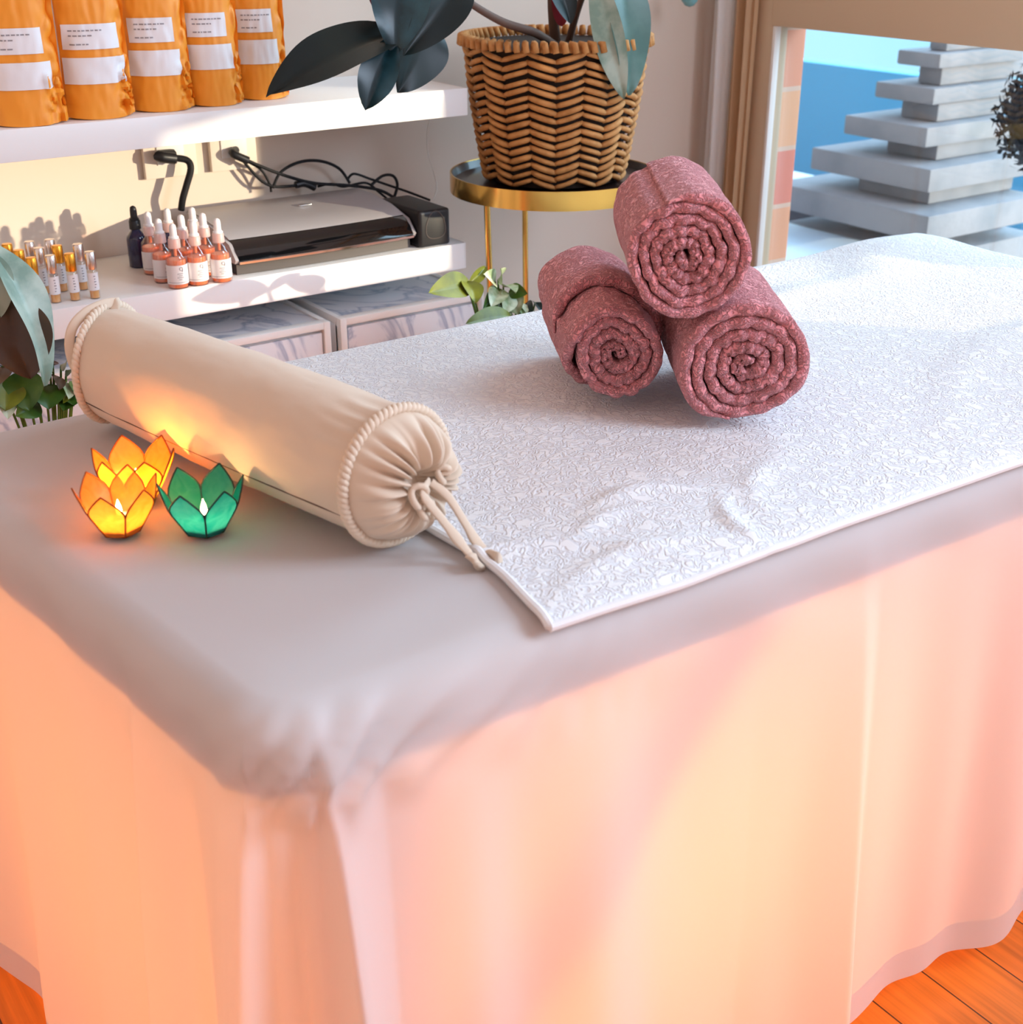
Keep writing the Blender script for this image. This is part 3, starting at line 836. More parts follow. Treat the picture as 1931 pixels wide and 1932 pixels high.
# ------------------------------------------------------------------ lotus lanterns with tealights
def lotus(c, rot, pm, rm, energy, lcol, label, clabel, size=1.0):
    c = V(c)
    t = thing('lotus_candle_holder', c, label, 'candle holder', 'lotus-shaped shell candle holders')
    N = 6
    rb, rmid, hb, hm_, ht, rt = 0.0185 * size, 0.0305 * size, 0.0, 0.0205 * size, 0.052 * size, 0.0395 * size
    base = MB().lathe([(rb, 0.0008), (rb * 1.01, 0.0035)], c, 6)
    # rotate hexagon so that its corners fall between petals
    for p in base.v:
        d = p - c; a = rot + pi / N
        p.x, p.y = c.x + d.x * cos(a) - d.y * sin(a), c.y + d.x * sin(a) + d.y * cos(a)
    base.build('base_plate', rm, t)
    for k in range(N):
        a = rot + 2 * pi * k / N
        er = V((cos(a), sin(a), 0)); et = V((-sin(a), cos(a), 0))
        outline = []
        prof = [(0.0, 1.0, 0.0), (0.12, 1.0, 0.0), (0.28, 1.0, 0), (0.42, 1.0, 0), (0.52, 1.0, 0), (0.62, 0.97, 0), (0.72, 0.85, 0), (0.82, 0.64, 0), (0.91, 0.36, 0), (1.0, 0.012, 0)]
        def pos(h, sgn, wfac):
            if h < 0.42:
                q = h / 0.42; r = rb * 0.87 + (rmid * 0.87 - rb * 0.87) * q; z = hm_ * q
                w = (rb * 0.5 + (rmid * 0.5 - rb * 0.5) * q) * wfac
            else:
                q = (h - 0.42) / 0.58; r = rmid * 0.87 + (rt - rmid * 0.87) * (q * 1.25 - 0.25 * q * q); z = hm_ + (ht - hm_) * q
                w = rmid * 0.5 * (1 + 0.16 * sin(pi * min(1, q / 0.75))) * wfac
            return c + er * (r + 0.0015 * wfac * (1 - abs(sgn))) + et * (w * sgn) + V((0, 0, z + 0.001))
        g = MB()
        cols = [-1, -0.6, -0.2, 0.2, 0.6, 1]
        g.grid(lambda i, j: pos(prof[i][0], cols[j], prof[i][1]), len(prof), len(cols))
        pt = g.build('petal', pm, t, angle=180)
        loop = [pos(h, -1, w) for h, w, _ in prof] + [pos(h, 1, w) for h, w, _ in prof[::-1]]
        MB().tube(loop, 0.00085 * size, 6, closed=True).build('petal_rim', rm, pt, angle=180)
    tl = thing('tealight', c + V((0, 0, 0.0042)), clabel, 'candle', 'tealights in the lotus holders')
    MB().lathe([(0.0135, 0.0), (0.0140, 0.0005), (0.0145, 0.010), (0.0140, 0.0102), (0.0138, 0.009)], c + V((0, 0, 0.0042)), 24).build('tin_cup', M['tin'], tl)
    MB().lathe([(0.0133, 0.0092), (0.006, 0.0095), (0.002, 0.0088)], c + V((0, 0, 0.0042)), 24).build('wax', M['wax'], tl)
    MB().tube([c + V((0, 0, 0.0128)), c + V((0.0004, 0, 0.0175))], 0.0005, 6).build('wick', M['black'], tl)
    fl = MB().lathe([(0.0004, 0.0), (0.0024, 0.0025), (0.0031, 0.0055), (0.0024, 0.0095), (0.0011, 0.0135), (0.0002, 0.0165)], c + V((0.0004, 0, 0.0165)), 14)
    fl.build('flame', M['flame'], tl)
    li = add_light('tealight_glow', 'POINT', c + V((0.0, 0, 0.029)), energy, lcol, 0.004)
LZ = ZT + 0.0028
# positions from the photo
lotus((0.346, 1.138, LZ), radians(-128), M['petal_o'], M['rim_y'], 0.30, (1.0, 0.42, 0.10), 'amber lotus candle holder nearest the left table edge, in front of the other amber one', 'lit tealight inside the front amber lotus holder', 0.98)
lotus((0.387, 1.200, LZ), radians(-95), M['petal_y'], M['rim_y'], 0.85, (1.0, 0.34, 0.05), 'amber lotus candle holder standing closest to the bolster', 'lit tealight inside the amber lotus holder closest to the bolster', 1.02)
lotus((0.412, 1.093, LZ), radians(-140), M['petal_t'], M['rim_t'], 0.22, (1.0, 0.60, 0.25), 'teal green lotus candle holder with dark metal rims', 'lit tealight inside the teal lotus holder', 1.0)

# ------------------------------------------------------------------ rolled pink towels
def towel_roll(front, ang, R, length, turns, seed, label, setback=None, squash=1.0, dep=0.0, lateral_wrap=0.0):
    rng = random.Random(seed)
    a = V((cos(ang), sin(ang), 0)); b = V((sin(ang), -cos(ang), 0))
    front = V(front)
    g = MB()
    th = R / (turns + 0.55) * 0.86
    pitch = (R - 0.010) / turns
    nper = 110; N = int(nper * turns); Mx = 26
    off = [rng.uniform(0, 9) for _ in range(6)]
    ctr = []
    for i in range(N + 1):
        w = 2 * pi * i / nper
        k = i / N
        r = 0.0030 + (R - 0.0030 - th / 2) * (k ** 0.93)
        r *= 1 + (0.06 * (1 - k) + 0.018) * sin(2 * w + off[0]) + (0.05 * (1 - k) + 0.012) * sin(3 * w + off[1] + k * 2)
        r += 0.0016 * (1.15 - k) * sin(11 * w + off[2] + 5 * sin(w)) + 0.0012 * (1.15 - k) * sin(19 * w + off[3])
        if i > N - 18: r -= th * 0.5 * ((i - N + 18) / 18) ** 2
        ctr.append((r * cos(w + off[4]), r * sin(w + off[4]) * squash))
    end_lift = 0
    secs = []
    for i in range(N + 1):
        p0 = ctr[max(0, i - 1)]; p1 = ctr[min(N, i + 1)]
        tx, tz = p1[0] - p0[0], p1[1] - p0[1]; l = sqrt(tx * tx + tz * tz) or 1
        nx, nz = tz / l, -tx / l
        tt = th / 2
        if i > N - 8: tt *= max(0.25, (N - i) / 8)
        if i < 6: tt *= max(0.3, i / 6)
        secs.append((ctr[i], (nx, nz), tt))
    def pt(i, side, j):
        (x, z), (nx, nz), tt = secs[i]
        w = 2 * pi * i / nper
        k = i / N
        s0 = -dep * (1 - k) ** 1.0 * -1 + 0.0030 * sin(3 * w + off[5]) + 0.002 * sin(13 * w + k * 7)
        if setback and i > N - setback[1] * nper: s0 += setback[0] * min(1, (i - (N - setback[1] * nper)) / 34)
        q = j / (Mx - 1)
        rnd = 1.0
        if q < 0.06: rnd = sqrt(max(0.0, 1 - (1 - q / 0.06) ** 2)) * 0.75 + 0.25
        if q > 0.94: rnd = sqrt(max(0.0, 1 - (1 - (1 - q) / 0.06) ** 2)) * 0.75 + 0.25
        qq = q if 0.08 < q < 0.92 else q
        s = s0 + (length - s0) * (0.5 - 0.5 * cos(pi * qq) if False else qq ** 1.25)
        d = tt * side * rnd
        lump = 0.0016 * noise.noise(V((x * 30 + seed, z * 30, s * 28))) if side > 0 else 0
        px = x + nx * (d + lump); pz = z + nz * (d + lump)
        if setback and i > N - setback[1] * nper:
            px += -0.010 * (s / length); px *= 1.03; pz *= 1.015
        return front + a * s + b * px + V((0, 0, pz))
    n1 = N + 1
    # outer and inner sides with closed ends
    vs = []
    for side in (1, -1):
        for i in range(n1):
            for j in range(Mx): vs.append(pt(i, side, j))
    def I(s, i, j): return s * n1 * Mx + i * Mx + j
    fs = []
    for s in (0, 1):
        for i in range(N):
            for j in range(Mx - 1):
                fs.append([I(s, i, j), I(s, i + 1, j), I(s, i + 1, j + 1), I(s, i, j + 1)])
    for i in range(N):
        fs.append([I(0, i, 0), I(0, i + 1, 0), I(1, i + 1, 0), I(1, i, 0)])
        fs.append([I(0, i, Mx - 1), I(0, i + 1, Mx - 1), I(1, i + 1, Mx - 1), I(1, i, Mx - 1)])
    for j in range(Mx - 1):
        fs.append([I(0, 0, j), I(0, 0, j + 1), I(1, 0, j + 1), I(1, 0, j)])
        fs.append([I(0, N, j), I(0, N, j + 1), I(1, N, j + 1), I(1, N, j)])
    g.add(vs, fs)
    o = g.build('rolled_towel', M['pink'], angle=180, origin=front + a * (length / 2) - V((0, 0, R)))
    return tag(o, label, 'towel', 'rolled pink towels in a pyramid')
ZTW = ZT + 0.0075
towel_roll((0.912, 1.093, ZTW + 0.0710), radians(58), 0.0720, 0.245, 4.6, 3, 'rolled dusty pink towel at the lower left of the pyramid with a folded-back wrap', (0.085, 1.05), 0.98, 0.012)
towel_roll((1.002, 0.980, ZTW + 0.0755), radians(56), 0.0770, 0.225, 4.6, 8, 'rolled dusty pink towel at the lower right of the pyramid', None, 0.985, 0.004)
towel_roll((0.936, 1.016, ZTW + 0.1965), radians(55), 0.0720, 0.225, 4.9, 15, 'rolled dusty pink towel on top of the two others', None, 0.99, 0.002)

# ------------------------------------------------------------------ wall shelves
YF = 1.955
SZ, UZ = 0.690, 0.952
tag(MB().box((-0.10, YF, SZ - 0.046), (1.272, YW - 0.0005, SZ), 0.0015).build('wall_shelf', M['white']), 'thick white wall shelf holding the bottles and the laminator', 'shelf', 'thick white wall shelves')
tag(MB().box((-0.10, YF + 0.005, UZ - 0.045), (1.283, YW - 0.0005, UZ), 0.0015).build('wall_shelf', M['white']), 'thick white wall shelf holding the kraft paper pouches', 'shelf', 'thick white wall shelves')

# cabinets below the shelf
def cabinet(x0, x1, label):
    y0, z1 = YF - 0.02, 0.600
    t = thing('drawer_cabinet', ((x0 + x1) / 2, y0, 0), label, 'cabinet', 'marble-look cabinets under the shelf')
    MB().box((x0, y0 + 0.012, 0.04), (x1, YW - 0.016, z1 - 0.012), 0.002).build('body', M['white'], t)
    f = MB()
    w = 0.012
    f.box((x0, y0, 0.03), (x0 + w, y0 + 0.02, z1), 0.001); f.box((x1 - w, y0, 0.03), (x1, y0 + 0.02, z1), 0.001)
    f.box((x0 + w, y0, z1 - w), (x1 - w, y0 + 0.02, z1), 0.001); f.box((x0 + w, y0, 0.03), (x1 - w, y0 + 0.02, 0.03 + w), 0.001)
    f.box((x0, y0 + 0.02, z1 - w), (x0 + 0.010, YW - 0.016, z1), 0.001); f.box((x1 - 0.010, y0 + 0.02, z1 - w), (x1, YW - 0.016, z1), 0.001)
    f.build('frame', M['metalframe'], t)
    MB().box((x0 + 0.010, y0 + 0.02, z1 - 0.010), (x1 - 0.010, YW - 0.018, z1 - 0.003)).build('marble_top', M['marble'], t)
    MB().box((x0 + w + 0.003, y0 + 0.003, 0.36), (x1 - w - 0.003, y0 + 0.011, z1 - w - 0.006), 0.001).build('drawer_front', M['marble'], t)
    MB().box((x0 + w + 0.003, y0 + 0.003, 0.05), (x1 - w - 0.003, y0 + 0.011, 0.352), 0.001).build('drawer_front', M['marble'], t)
    for fx in (x0 + 0.03, x1 - 0.03):
        for fy in (y0 + 0.04, YW - 0.06):
            MB().lathe([(0.011, 0), (0.013, 0.045)], (fx, fy, 0), 12).build('foot', M['metalframe'], t)
cabinet(0.985 - 0.30 * 2 - 0.03, 0.985 - 0.315, 'white marble-fronted cabinet under the shelf behind the far end of the bolster')
cabinet(0.985 - 0.300, 0.985, 'white marble-fronted cabinet under the shelf beside the bolster middle')
cabinet(1.004, 1.296, 'white marble-fronted cabinet under the shelf end next to the plant')

# ------------------------------------------------------------------ kraft pouches
def pouch(cx, cy, w, h, rz, seed, label, lab_lo, lw):
    t = thing('paper_pouch', (cx, cy, UZ), label, 'pouch', 'kraft paper pouches on the upper shelf')
    rng = random.Random(seed); o1 = rng.uniform(0, 9)
    R = Matrix.Rotation(rz, 3, 'Z')
    def surf(u, q, side):    # u -1..1, q 0..1 height, side -1 front / +1 back
        hw = w / 2 * (1 - 0.06 * sin(pi * q) + 0.02 * noise.noise(V((q * 5, seed, side))))
        th = 0.030 * (1 - q) ** 0.75 + 0.003
        e = (1 - abs(u) ** 2.6)
        y = side * th * (0.10 + 0.90 * e)
        crumple = 0.034 * gauss(u, 0.80, 0.26) * gauss(q, 0.13, 0.15) * (noise.noise(V((u * 6, q * 22, seed))) - 0.1) + 0.010 * gauss(u, 0.86, 0.16) * gauss(q, 0.50, 0.22) * noise.noise(V((u * 5, q * 14, seed + 9)))
        crumple -= 0.012 * max(0, u - 0.45) * (0.4 + q)
        crumple += 0.0055 * abs(u) ** 2 * noise.noise(V((u * 4, q * 12, seed * 3.1 + side)))
        crumple += 0.0018 * noise.noise(V((u * 6, q * 10, seed + 5)))
        y += side * crumple
        x = u * hw
        z = q * h + (0.003 * abs(u) ** 2 if q < 0.05 else 0)
        return V((x, y, z))
    def wpt(p): return V((cx, cy, UZ + 0.0005)) + R @ p
    g = MB(); nu, nv = 40, 48
    g.grid(lambda i, j: wpt(surf(-1 + 2 * i / (nu - 1), j / (nv - 1), -1)), nu, nv)
    g.grid(lambda i, j: wpt(surf(-1 + 2 * i / (nu - 1), j / (nv - 1), 1)), nu, nv)
    n0 = nu * nv
    for i in range(nu - 1):
        g.f.append([i * nv, n0 + i * nv, n0 + (i + 1) * nv, (i + 1) * nv])
        g.f.append([i * nv + nv - 1, (i + 1) * nv + nv - 1, n0 + (i + 1) * nv + nv - 1, n0 + i * nv + nv - 1])
    for e_ in (0, nu - 1):
        for j in range(nv - 1):
            g.f.append([e_ * nv + j, e_ * nv + j + 1, n0 + e_ * nv + j + 1, n0 + e_ * nv + j])
    g.build('pouch_body', M['kraft'], t, angle=60)
    def lab(u0, u1, q0, q1, name):
        s = MB()
        s.grid(lambda i, j: wpt(surf(u0 + (u1 - u0) * i / 19, q0 + (q1 - q0) * j / 9, -1) + V((0, -0.0015, 0))), 20, 10)
        return s.build(name, M['label'], t, angle=180)
    def strip(s, u0, u1, q0, q1):
        s.grid(lambda i, j: wpt(surf(u0 + (u1 - u0) * i / 9, q0 + (q1 - q0) * j, -1) + V((0, -0.0020, 0))), 10, 2)
    b_ = lab_lo
    lab(-0.97, lw + 0.15, b_, b_ + 0.036 / h, 'blank_label')
    top0 = b_ + 0.047 / h; top1 = top0 + 0.034 / h
    L2 = lab(-0.92, lw, top0, top1, 'text_label')
    s = MB()
    for row, (q, wid) in enumerate([(0.72, 0.95), (0.52, 0.6), (0.18, 0.5)]):
        u = -0.75
        while u < -0.75 + wid:
            l_ = rng.uniform(0.05, 0.14)
            strip(s, u, u + l_, top0 + (top1 - top0) * q, top0 + (top1 - top0) * (q + 0.055))
            u += l_ + 0.035
    ORG.setdefault(L2.name, ORG[t.name]); ORG[L2.name] = ORG[t.name]
    s.build('text_lines', M['print'], L2)
    return t
pl = ['leftmost kraft paper pouch on the upper shelf, cut by the photo edge', 'second kraft paper pouch from the left on the upper shelf', 'middle kraft paper pouch of the five on the upper shelf',
      'kraft paper pouch second from the dark leaf on the upper shelf', 'kraft paper pouch with its corner behind the dark rubber leaf']
for k, (x, y, w, lo, lw) in enumerate([(0.557, 1.995, 0.108, 0.20, 0.60), (0.664, 2.003, 0.102, 0.20, 0.72), (0.767, 2.020, 0.096, 0.21, 0.50), (0.857, 2.028, 0.090, 0.22, 0.45), (0.948, 2.052, 0.088, 0.22, 0.42)]):
    pouch(x, y, w, 0.245, radians([-3, 4, -2, 3, 0][k]) + radians(-8), 11 + k * 7, pl[k], lo, lw)

# ------------------------------------------------------------------ roll-on bottles
def rollon(loc, capm, label):
    x, y, z = loc; c = V(loc)
    t = thing('roll_on_bottle', c, label, 'bottle', 'small roll-on bottles on the lower shelf')
    R = 0.0080
    MB().lathe([(R - 0.001, 0.0), (R, 0.001), (R, 0.043), (R - 0.001, 0.0445), (0.0055, 0.0455)], c, 20).build('glass_vial', M['clear'], t)
    MB().lathe([(R - 0.0014, 0.0012), (R - 0.0013, 0.0125)], c, 18).build('oil', M['oil'], t)
    lb = MB(); lb.grid(lambda i, j: c + V(((R + 0.0003) * cos(radians(-165 + 150 * i / 15)), (R + 0.0003) * sin(radians(-165 + 150 * i / 15)), 0.0135 + 0.027 * j)), 16, 2)
    lb.build('paper_label', M['label'], t)
    pr = MB()
    for q in range(5):
        a0 = -104 + (q % 2) * 4; z0 = 0.018 + 0.0042 * q
        pr.grid(lambda i, j: c + V(((R + 0.0006) * cos(radians(a0 + (14 + 5 * (q % 3)) * i / 3)), (R + 0.0006) * sin(radians(a0 + (14 + 5 * (q % 3)) * i / 3)), z0 + 0.0014 * j)), 4, 2)
    pr.build('label_print', M['print'], t)
    MB().lathe([(R - 0.0002, 0.0455), (R, 0.046), (R, 0.0705), (R - 0.0008, 0.0718), (R - 0.002, 0.0720)], c, 24).build('cap', capm, t)
    return t
gx = [0.527, 0.556, 0.585, 0.613]
spots = [((0.525, 2.104), 'g', 'gold-capped roll-on bottle farthest back at the left, behind the pale leaf'),
         ((0.528, 2.054), 'g', 'gold-capped roll-on bottle of the middle row next to the pale leaf'),
         ((0.5295, 1.997), 'g', 'gold-capped roll-on bottle at the left of the front row'),
         ((0.558, 2.100), 's', 'silver-capped roll-on bottle in the back row, between gold caps on its left and front'),
         ((0.557, 2.051), 's', 'silver-capped roll-on bottle behind the front gold one, in the middle row'),
         ((0.588, 2.096), 's', 'silver-capped roll-on bottle half hidden behind a gold-capped one in the back row'),
         ((0.5565, 1.994), 's', 'silver-capped roll-on bottle in the front row between two gold-capped ones'),
         ((0.585, 2.050), 'g', 'gold-capped roll-on bottle in the middle row hiding a silver-capped one'),
         ((0.584, 1.989), 'g', 'gold-capped roll-on bottle in the front row, second from the right'),
         ((0.614, 2.041), 's', 'silver-capped roll-on bottle in the middle row at the right end'),
         ((0.6125, 1.983), 's', 'silver-capped roll-on bottle at the right end of the front row')]
first = {}
for (xy, cap, lab) in spots:
    if cap not in first:
        first[cap] = rollon((xy[0], xy[1], SZ), M['gold_cap'] if cap == 'g' else M['silver_cap'], lab)
    else:
        dup(first[cap], (xy[0], xy[1], SZ), random.Random(xy[0]).uniform(-0.15, 0.1), lab)

# ------------------------------------------------------------------ dropper bottles
def dropper(loc, label, dark=False, white_top=True):
    c = V(loc)
    t = thing('dropper_bottle', c, label, 'bottle', 'dropper bottles on the lower shelf')
    R = 0.0162
    G = M['cobalt'] if dark else M['pinkglass']
    prof = [(R - 0.0015, 0.0), (R, 0.0015), (R, 0.047), (R - 0.001, 0.051), (R - 0.005, 0.0565), (0.0085, 0.0595), (0.0075, 0.062)]
    MB().lathe(prof, c, 28).build('glass_body', G, t)
    T = M['rubber'] if white_top else M['black']
    col = M['neck'] if white_top else M['black']
    MB().lathe([(0.0090, 0.0625), (0.0095, 0.063), (0.0092, 0.0755), (0.0085, 0.077)], c, 24).build('screw_collar', col, t)
    MB().lathe([(0.0024, 0.050), (0.0024, 0.074)], c, 12).build('pipette', M['serum'] if white_top else M['black'], t)
    MB().lathe([(0.0078, 0.0772), (0.0080, 0.0795), (0.0058, 0.0815), (0.0056, 0.093), (0.0048, 0.0975), (0.0025, 0.0995), (0.0006, 0.1002)], c, 24).build('rubber_bulb', T, t)
    if not dark:
        MB().lathe([(R - 0.0022, 0.0018), (R - 0.0019, 0.003), (R - 0.0019, 0.0440), (R - 0.0022, 0.0450)], c, 26).build('serum', M['serum'], t)
        lb = MB(); lb.grid(lambda i, j: c + V(((R + 0.0004) * cos(radians(-190 + 185 * i / 23)), (R + 0.0004) * sin(radians(-190 + 185 * i / 23)), 0.008 + 0.030 * j)), 24, 2)
        lab = lb.build('paper_label', M['label'], t)
        pr = MB()
        def arcp(a, z): return c + V(((R + 0.0008) * cos(radians(a)), (R + 0.0008) * sin(radians(a)), z))
        ring = [arcp(-88 + 8 * cos(w), 0.0325 + 0.0026 * sin(w)) for w in [2 * pi * k / 14 for k in range(14)]]
        pr.tube(ring, 0.0004, 5, closed=True)
        pr.tube([arcp(-80, 0.0325), arcp(-81, 0.029), arcp(-85, 0.0275)], 0.0004, 5)
        for q, (a0, l_, z0) in enumerate([(-110, 30, 0.0245), (-104, 20, 0.0215), (-112, 34, 0.0185), (-106, 18, 0.0155)]):
            pr.grid(lambda i, j: arcp(a0 + l_ * i / 5, z0 + 0.0009 * j), 6, 2)
        pr.grid(lambda i, j: arcp(-165 + 140 * i / 20, 0.0108 + 0.0007 * j), 21, 2)
        pr.build('label_print', M['print'], t)
    return t
ds = [((0.741, 1.968), 'pink dropper bottle at the front corner of the group, nearest the shelf edge'),
      ((0.774, 1.967), 'pink dropper bottle in the front row between two pink ones'),
      ((0.812, 1.963), 'pink dropper bottle at the right of the front row, touching the laminator side'),
      ((0.736, 2.014), 'pink dropper bottle in the middle row, left of the front corner bottle'),
      ((0.776, 2.020), 'pink dropper bottle in the middle of the group'),
      ((0.809, 2.012), 'pink dropper bottle in the middle row next to the laminator'),
      ((0.741, 2.072), 'pink dropper bottle beside the black dropper bottle at the back left'),
      ((0.812, 2.062), 'pink dropper bottle in the back row next to the laminator')]
d0 = None
for xy, lab in ds:
    if d0 is None: d0 = dropper((xy[0], xy[1], SZ), lab)
    else: dup(d0, (xy[0], xy[1], SZ), random.Random(xy[1]).uniform(-0.2, 0.2), lab)
dropper((0.776, 2.078, SZ), 'dark blue bottle with a white dropper in the back row', dark=True)
dropper((0.738, 2.128, SZ), 'dark blue bottle with an all-black dropper top behind the pink ones', dark=True, white_top=False)

# ------------------------------------------------------------------ laminator
lam = thing('laminator', (1.01, 2.05, SZ), 'silver and black laminator on the shelf beside the dropper bottles', 'laminator')
def loft(secs, xs):   # secs: function x-> list of (y, z)
    g = MB(); S_ = [secs(x) for x in xs]; n = len(S_[0])
    g.add([V((xs[i], S_[i][k][0], S_[i][k][1])) for i in range(len(xs)) for k in range(n)],
          [[i * n + k, (i + 1) * n + k, (i + 1) * n + (k + 1) % n, i * n + (k + 1) % n] for i in range(len(xs) - 1) for k in range(n)])
    g.f.append(list(range(n))); g.f.append([(len(xs) - 1) * n + k for k in range(n)][::-1])
    return g
LX0, LX1 = 0.846, 1.172
def bow(x): 
    t = (x - LX0) / (LX1 - LX0) * 2 - 1
    return 0.006 * (t * t)
xs = [LX0 + (LX1 - LX0) * k / 16 for k in range(17)]
loft(lambda x: [(1.975 + bow(x), SZ + 0.0006), (1.975 + bow(x), SZ + 0.018), (2.17, SZ + 0.018), (2.17, SZ + 0.0006)], xs).build('base', M['grey'], lam)
MB().box((LX0 - 0.0015, 1.985, SZ + 0.0006), (LX0 + 0.03, 2.14, SZ + 0.020), 0.002).build('rubber_foot', M['black'], lam)
loft(lambda x: [(1.966 + bow(x), SZ + 0.0195), (1.962 + bow(x), SZ + 0.026), (1.972 + bow(x), SZ + 0.040), (1.995 + bow(x), SZ + 0.053), (2.03, SZ + 0.052), (2.03, SZ + 0.0195)], xs).build('front_panel', M['gloss'], lam)
loft(lambda x: [(1.963 + bow(x), SZ + 0.0185), (1.9600 + bow(x), SZ + 0.0205), (1.9595 + bow(x), SZ + 0.024), (1.964 + bow(x), SZ + 0.0262), (1.968 + bow(x), SZ + 0.0255), (1.968 + bow(x), SZ + 0.0190)], xs).build('chrome_strip', M['chrome'], lam)['label'] = 'chrome strip along the front lip'
loft(lambda x: [(1.995 + bow(x), SZ + 0.0535), (1.997 + bow(x), SZ + 0.0548), (2.05, SZ + 0.0650), (2.12, SZ + 0.0720), (2.165, SZ + 0.0735), (2.175, SZ + 0.068), (2.175, SZ + 0.019), (2.035, SZ + 0.019), (2.035, SZ + 0.053)], xs).build('lid', M['silver'], lam)
for sx in (LX0 - 0.006, LX1 + 0.0005):
    g = loft(lambda x: [(1.972, SZ + 0.021), (1.968, SZ + 0.027), (1.990, SZ + 0.049), (2.05, SZ + 0.0635), (2.12, SZ + 0.0705), (2.155, SZ + 0.070), (2.172, SZ + 0.060), (2.172, SZ + 0.030), (2.160, SZ + 0.021)], [sx, sx + 0.0055])
    g.build('side_cheek', M['silver'], lam)
MB().box((1.02, 2.094, SZ + 0.0705), (1.044, 2.099, SZ + 0.0722), 0.0005, Matrix.Rotation(radians(6), 3, 'X')).build('badge', M['chrome'], lam)['label'] = 'small pale badge on the lid'
bx = thing('power_adapter', (1.21, 2.02, SZ), 'black box-shaped power adapter at the shelf end beside the laminator', 'power adapter')
MB().box((1.181, 1.962, SZ + 0.0006), (1.244, 2.10, SZ + 0.064), 0.006, seg=3).build('housing', M['black'], bx)
loft_pts = [V((1.214 + 0.020 * cos(w), 1.9618, SZ + 0.034 + 0.024 * sin(w) - 0.004 * cos(2 * w))) for w in [2 * pi * k / 20 for k in range(20)]]
MB().tube(loft_pts, 0.0010, 6, closed=True).build('front_ring', M['grey'], bx)

# ------------------------------------------------------------------ outlets, plugs, cords
def outlet(x0, x1, z0, z1, label):
    t = thing('wall_outlet', ((x0 + x1) / 2, YW, z0), label, 'outlet')
    MB().box((x0, YW - 0.012, z0), (x1, YW - 0.0004, z1), 0.002).build('cover_plate', M['outlet'], t)
    xc = (x0 + x1) / 2; zc = (z0 + z1) / 2
    MB().box((xc - 0.024, YW - 0.0145, zc - 0.022), (xc + 0.024, YW - 0.0122, zc + 0.020), 0.0008).build('socket', M['bead'], t)
outlet(0.795, 0.888, 0.812, 0.900, 'cream wall outlet with the thick black plug in it')
outlet(0.914, 1.000, 0.812, 0.900, 'cream wall outlet with the thin black cables plugged in')
def cord(pts, r, label, plug=None, owner=None):
    t = owner or bx
    c = MB().tube(smooth_path(pts, 10), r, 8).build('power_cord', M['cable'], t, angle=180)
    c['label'] = label
    ORG[c.name] = ORG[t.name]
    if plug:
        MB().tube(smooth_path(plug[0], 6), plug[1], 10).build('plug', M['black'], c, angle=60)
    return c
YC = 2.185
cord([at(325, 298, 2.19), at(352, 302, 2.185), at(360, 318, 2.18), at(352, 350, 2.18), at(345, 375, 2.18), at(342, 396, 2.185)], 0.0058, 'thick black power cord hanging from the left outlet behind the droppers',
     ([V((0.845, YW - 0.014, 0.850)), at(300, 295, 2.19), at(330, 299, 2.19)], 0.0095), lam)
zl = SZ + 0.078
cord([at(448, 294, 2.185), at(520, 325, 2.185), at(590, 345, 2.18), at(660, 350, 2.175), at(720, 360, 2.15), at(760, 385, 2.13)], 0.0028, 'black cable running from the right outlet to the adapter box',
     ([V((0.960, YW - 0.014, 0.846)), at(440, 290, 2.19), at(468, 303, 2.185)], 0.0070))
cord([at(452, 298, 2.19), at(490, 318, 2.19), at(508, 345, 2.19), at(512, 362, 2.19)], 0.0022, 'thin black cable dropping from the right outlet behind the laminator')
cord([at(460, 305, 2.195), at(492, 340, 2.19), at(520, 352, 2.185), at(565, 350, 2.185), at(588, 352, 2.185)], 0.0026, 'black cable with a bulky connector behind the laminator lid', ([at(558, 349, 2.185), at(575, 346, 2.185), at(594, 354, 2.185)], 0.0065))
cord([at(515, 355, 2.185), at(530, 325, 2.185), at(565, 306, 2.185), at(605, 304, 2.185), at(640, 318, 2.185), at(660, 345, 2.185)], 0.0028, 'black cable arching high above the laminator lid')
cord([at(655, 340, 2.19), at(668, 328, 2.185), at(700, 338, 2.18), at(735, 350, 2.17), at(770, 362, 2.15), at(812, 378, 2.12)], 0.0024, 'black cable looping low towards the adapter box')
cord([at(700, 350, 2.17), at(722, 332, 2.17), at(742, 332, 2.165), at(750, 350, 2.16), at(742, 378, 2.15)], 0.0028, 'small upright loop of black cable left of the adapter box')
cord([at(600, 352, 2.19), at(625, 347, 2.19), at(650, 352, 2.185), at(690, 345, 2.18), at(715, 362, 2.17), at(742, 385, 2.14)], 0.0022, 'black cable lying flat behind the laminator lid')
wr_ = MB().tube(smooth_path([at(812, 222, 2.17), at(806, 250, 2.18), at(808, 290, 2.19), at(820, 330, 2.195), at(824, 355, 2.195), at(818, 376, 2.19)], 8), 0.0011, 6)
tag(wr_.build('white_wire', M['whitewire']), 'thin white wire hanging from the upper shelf end', 'wire')

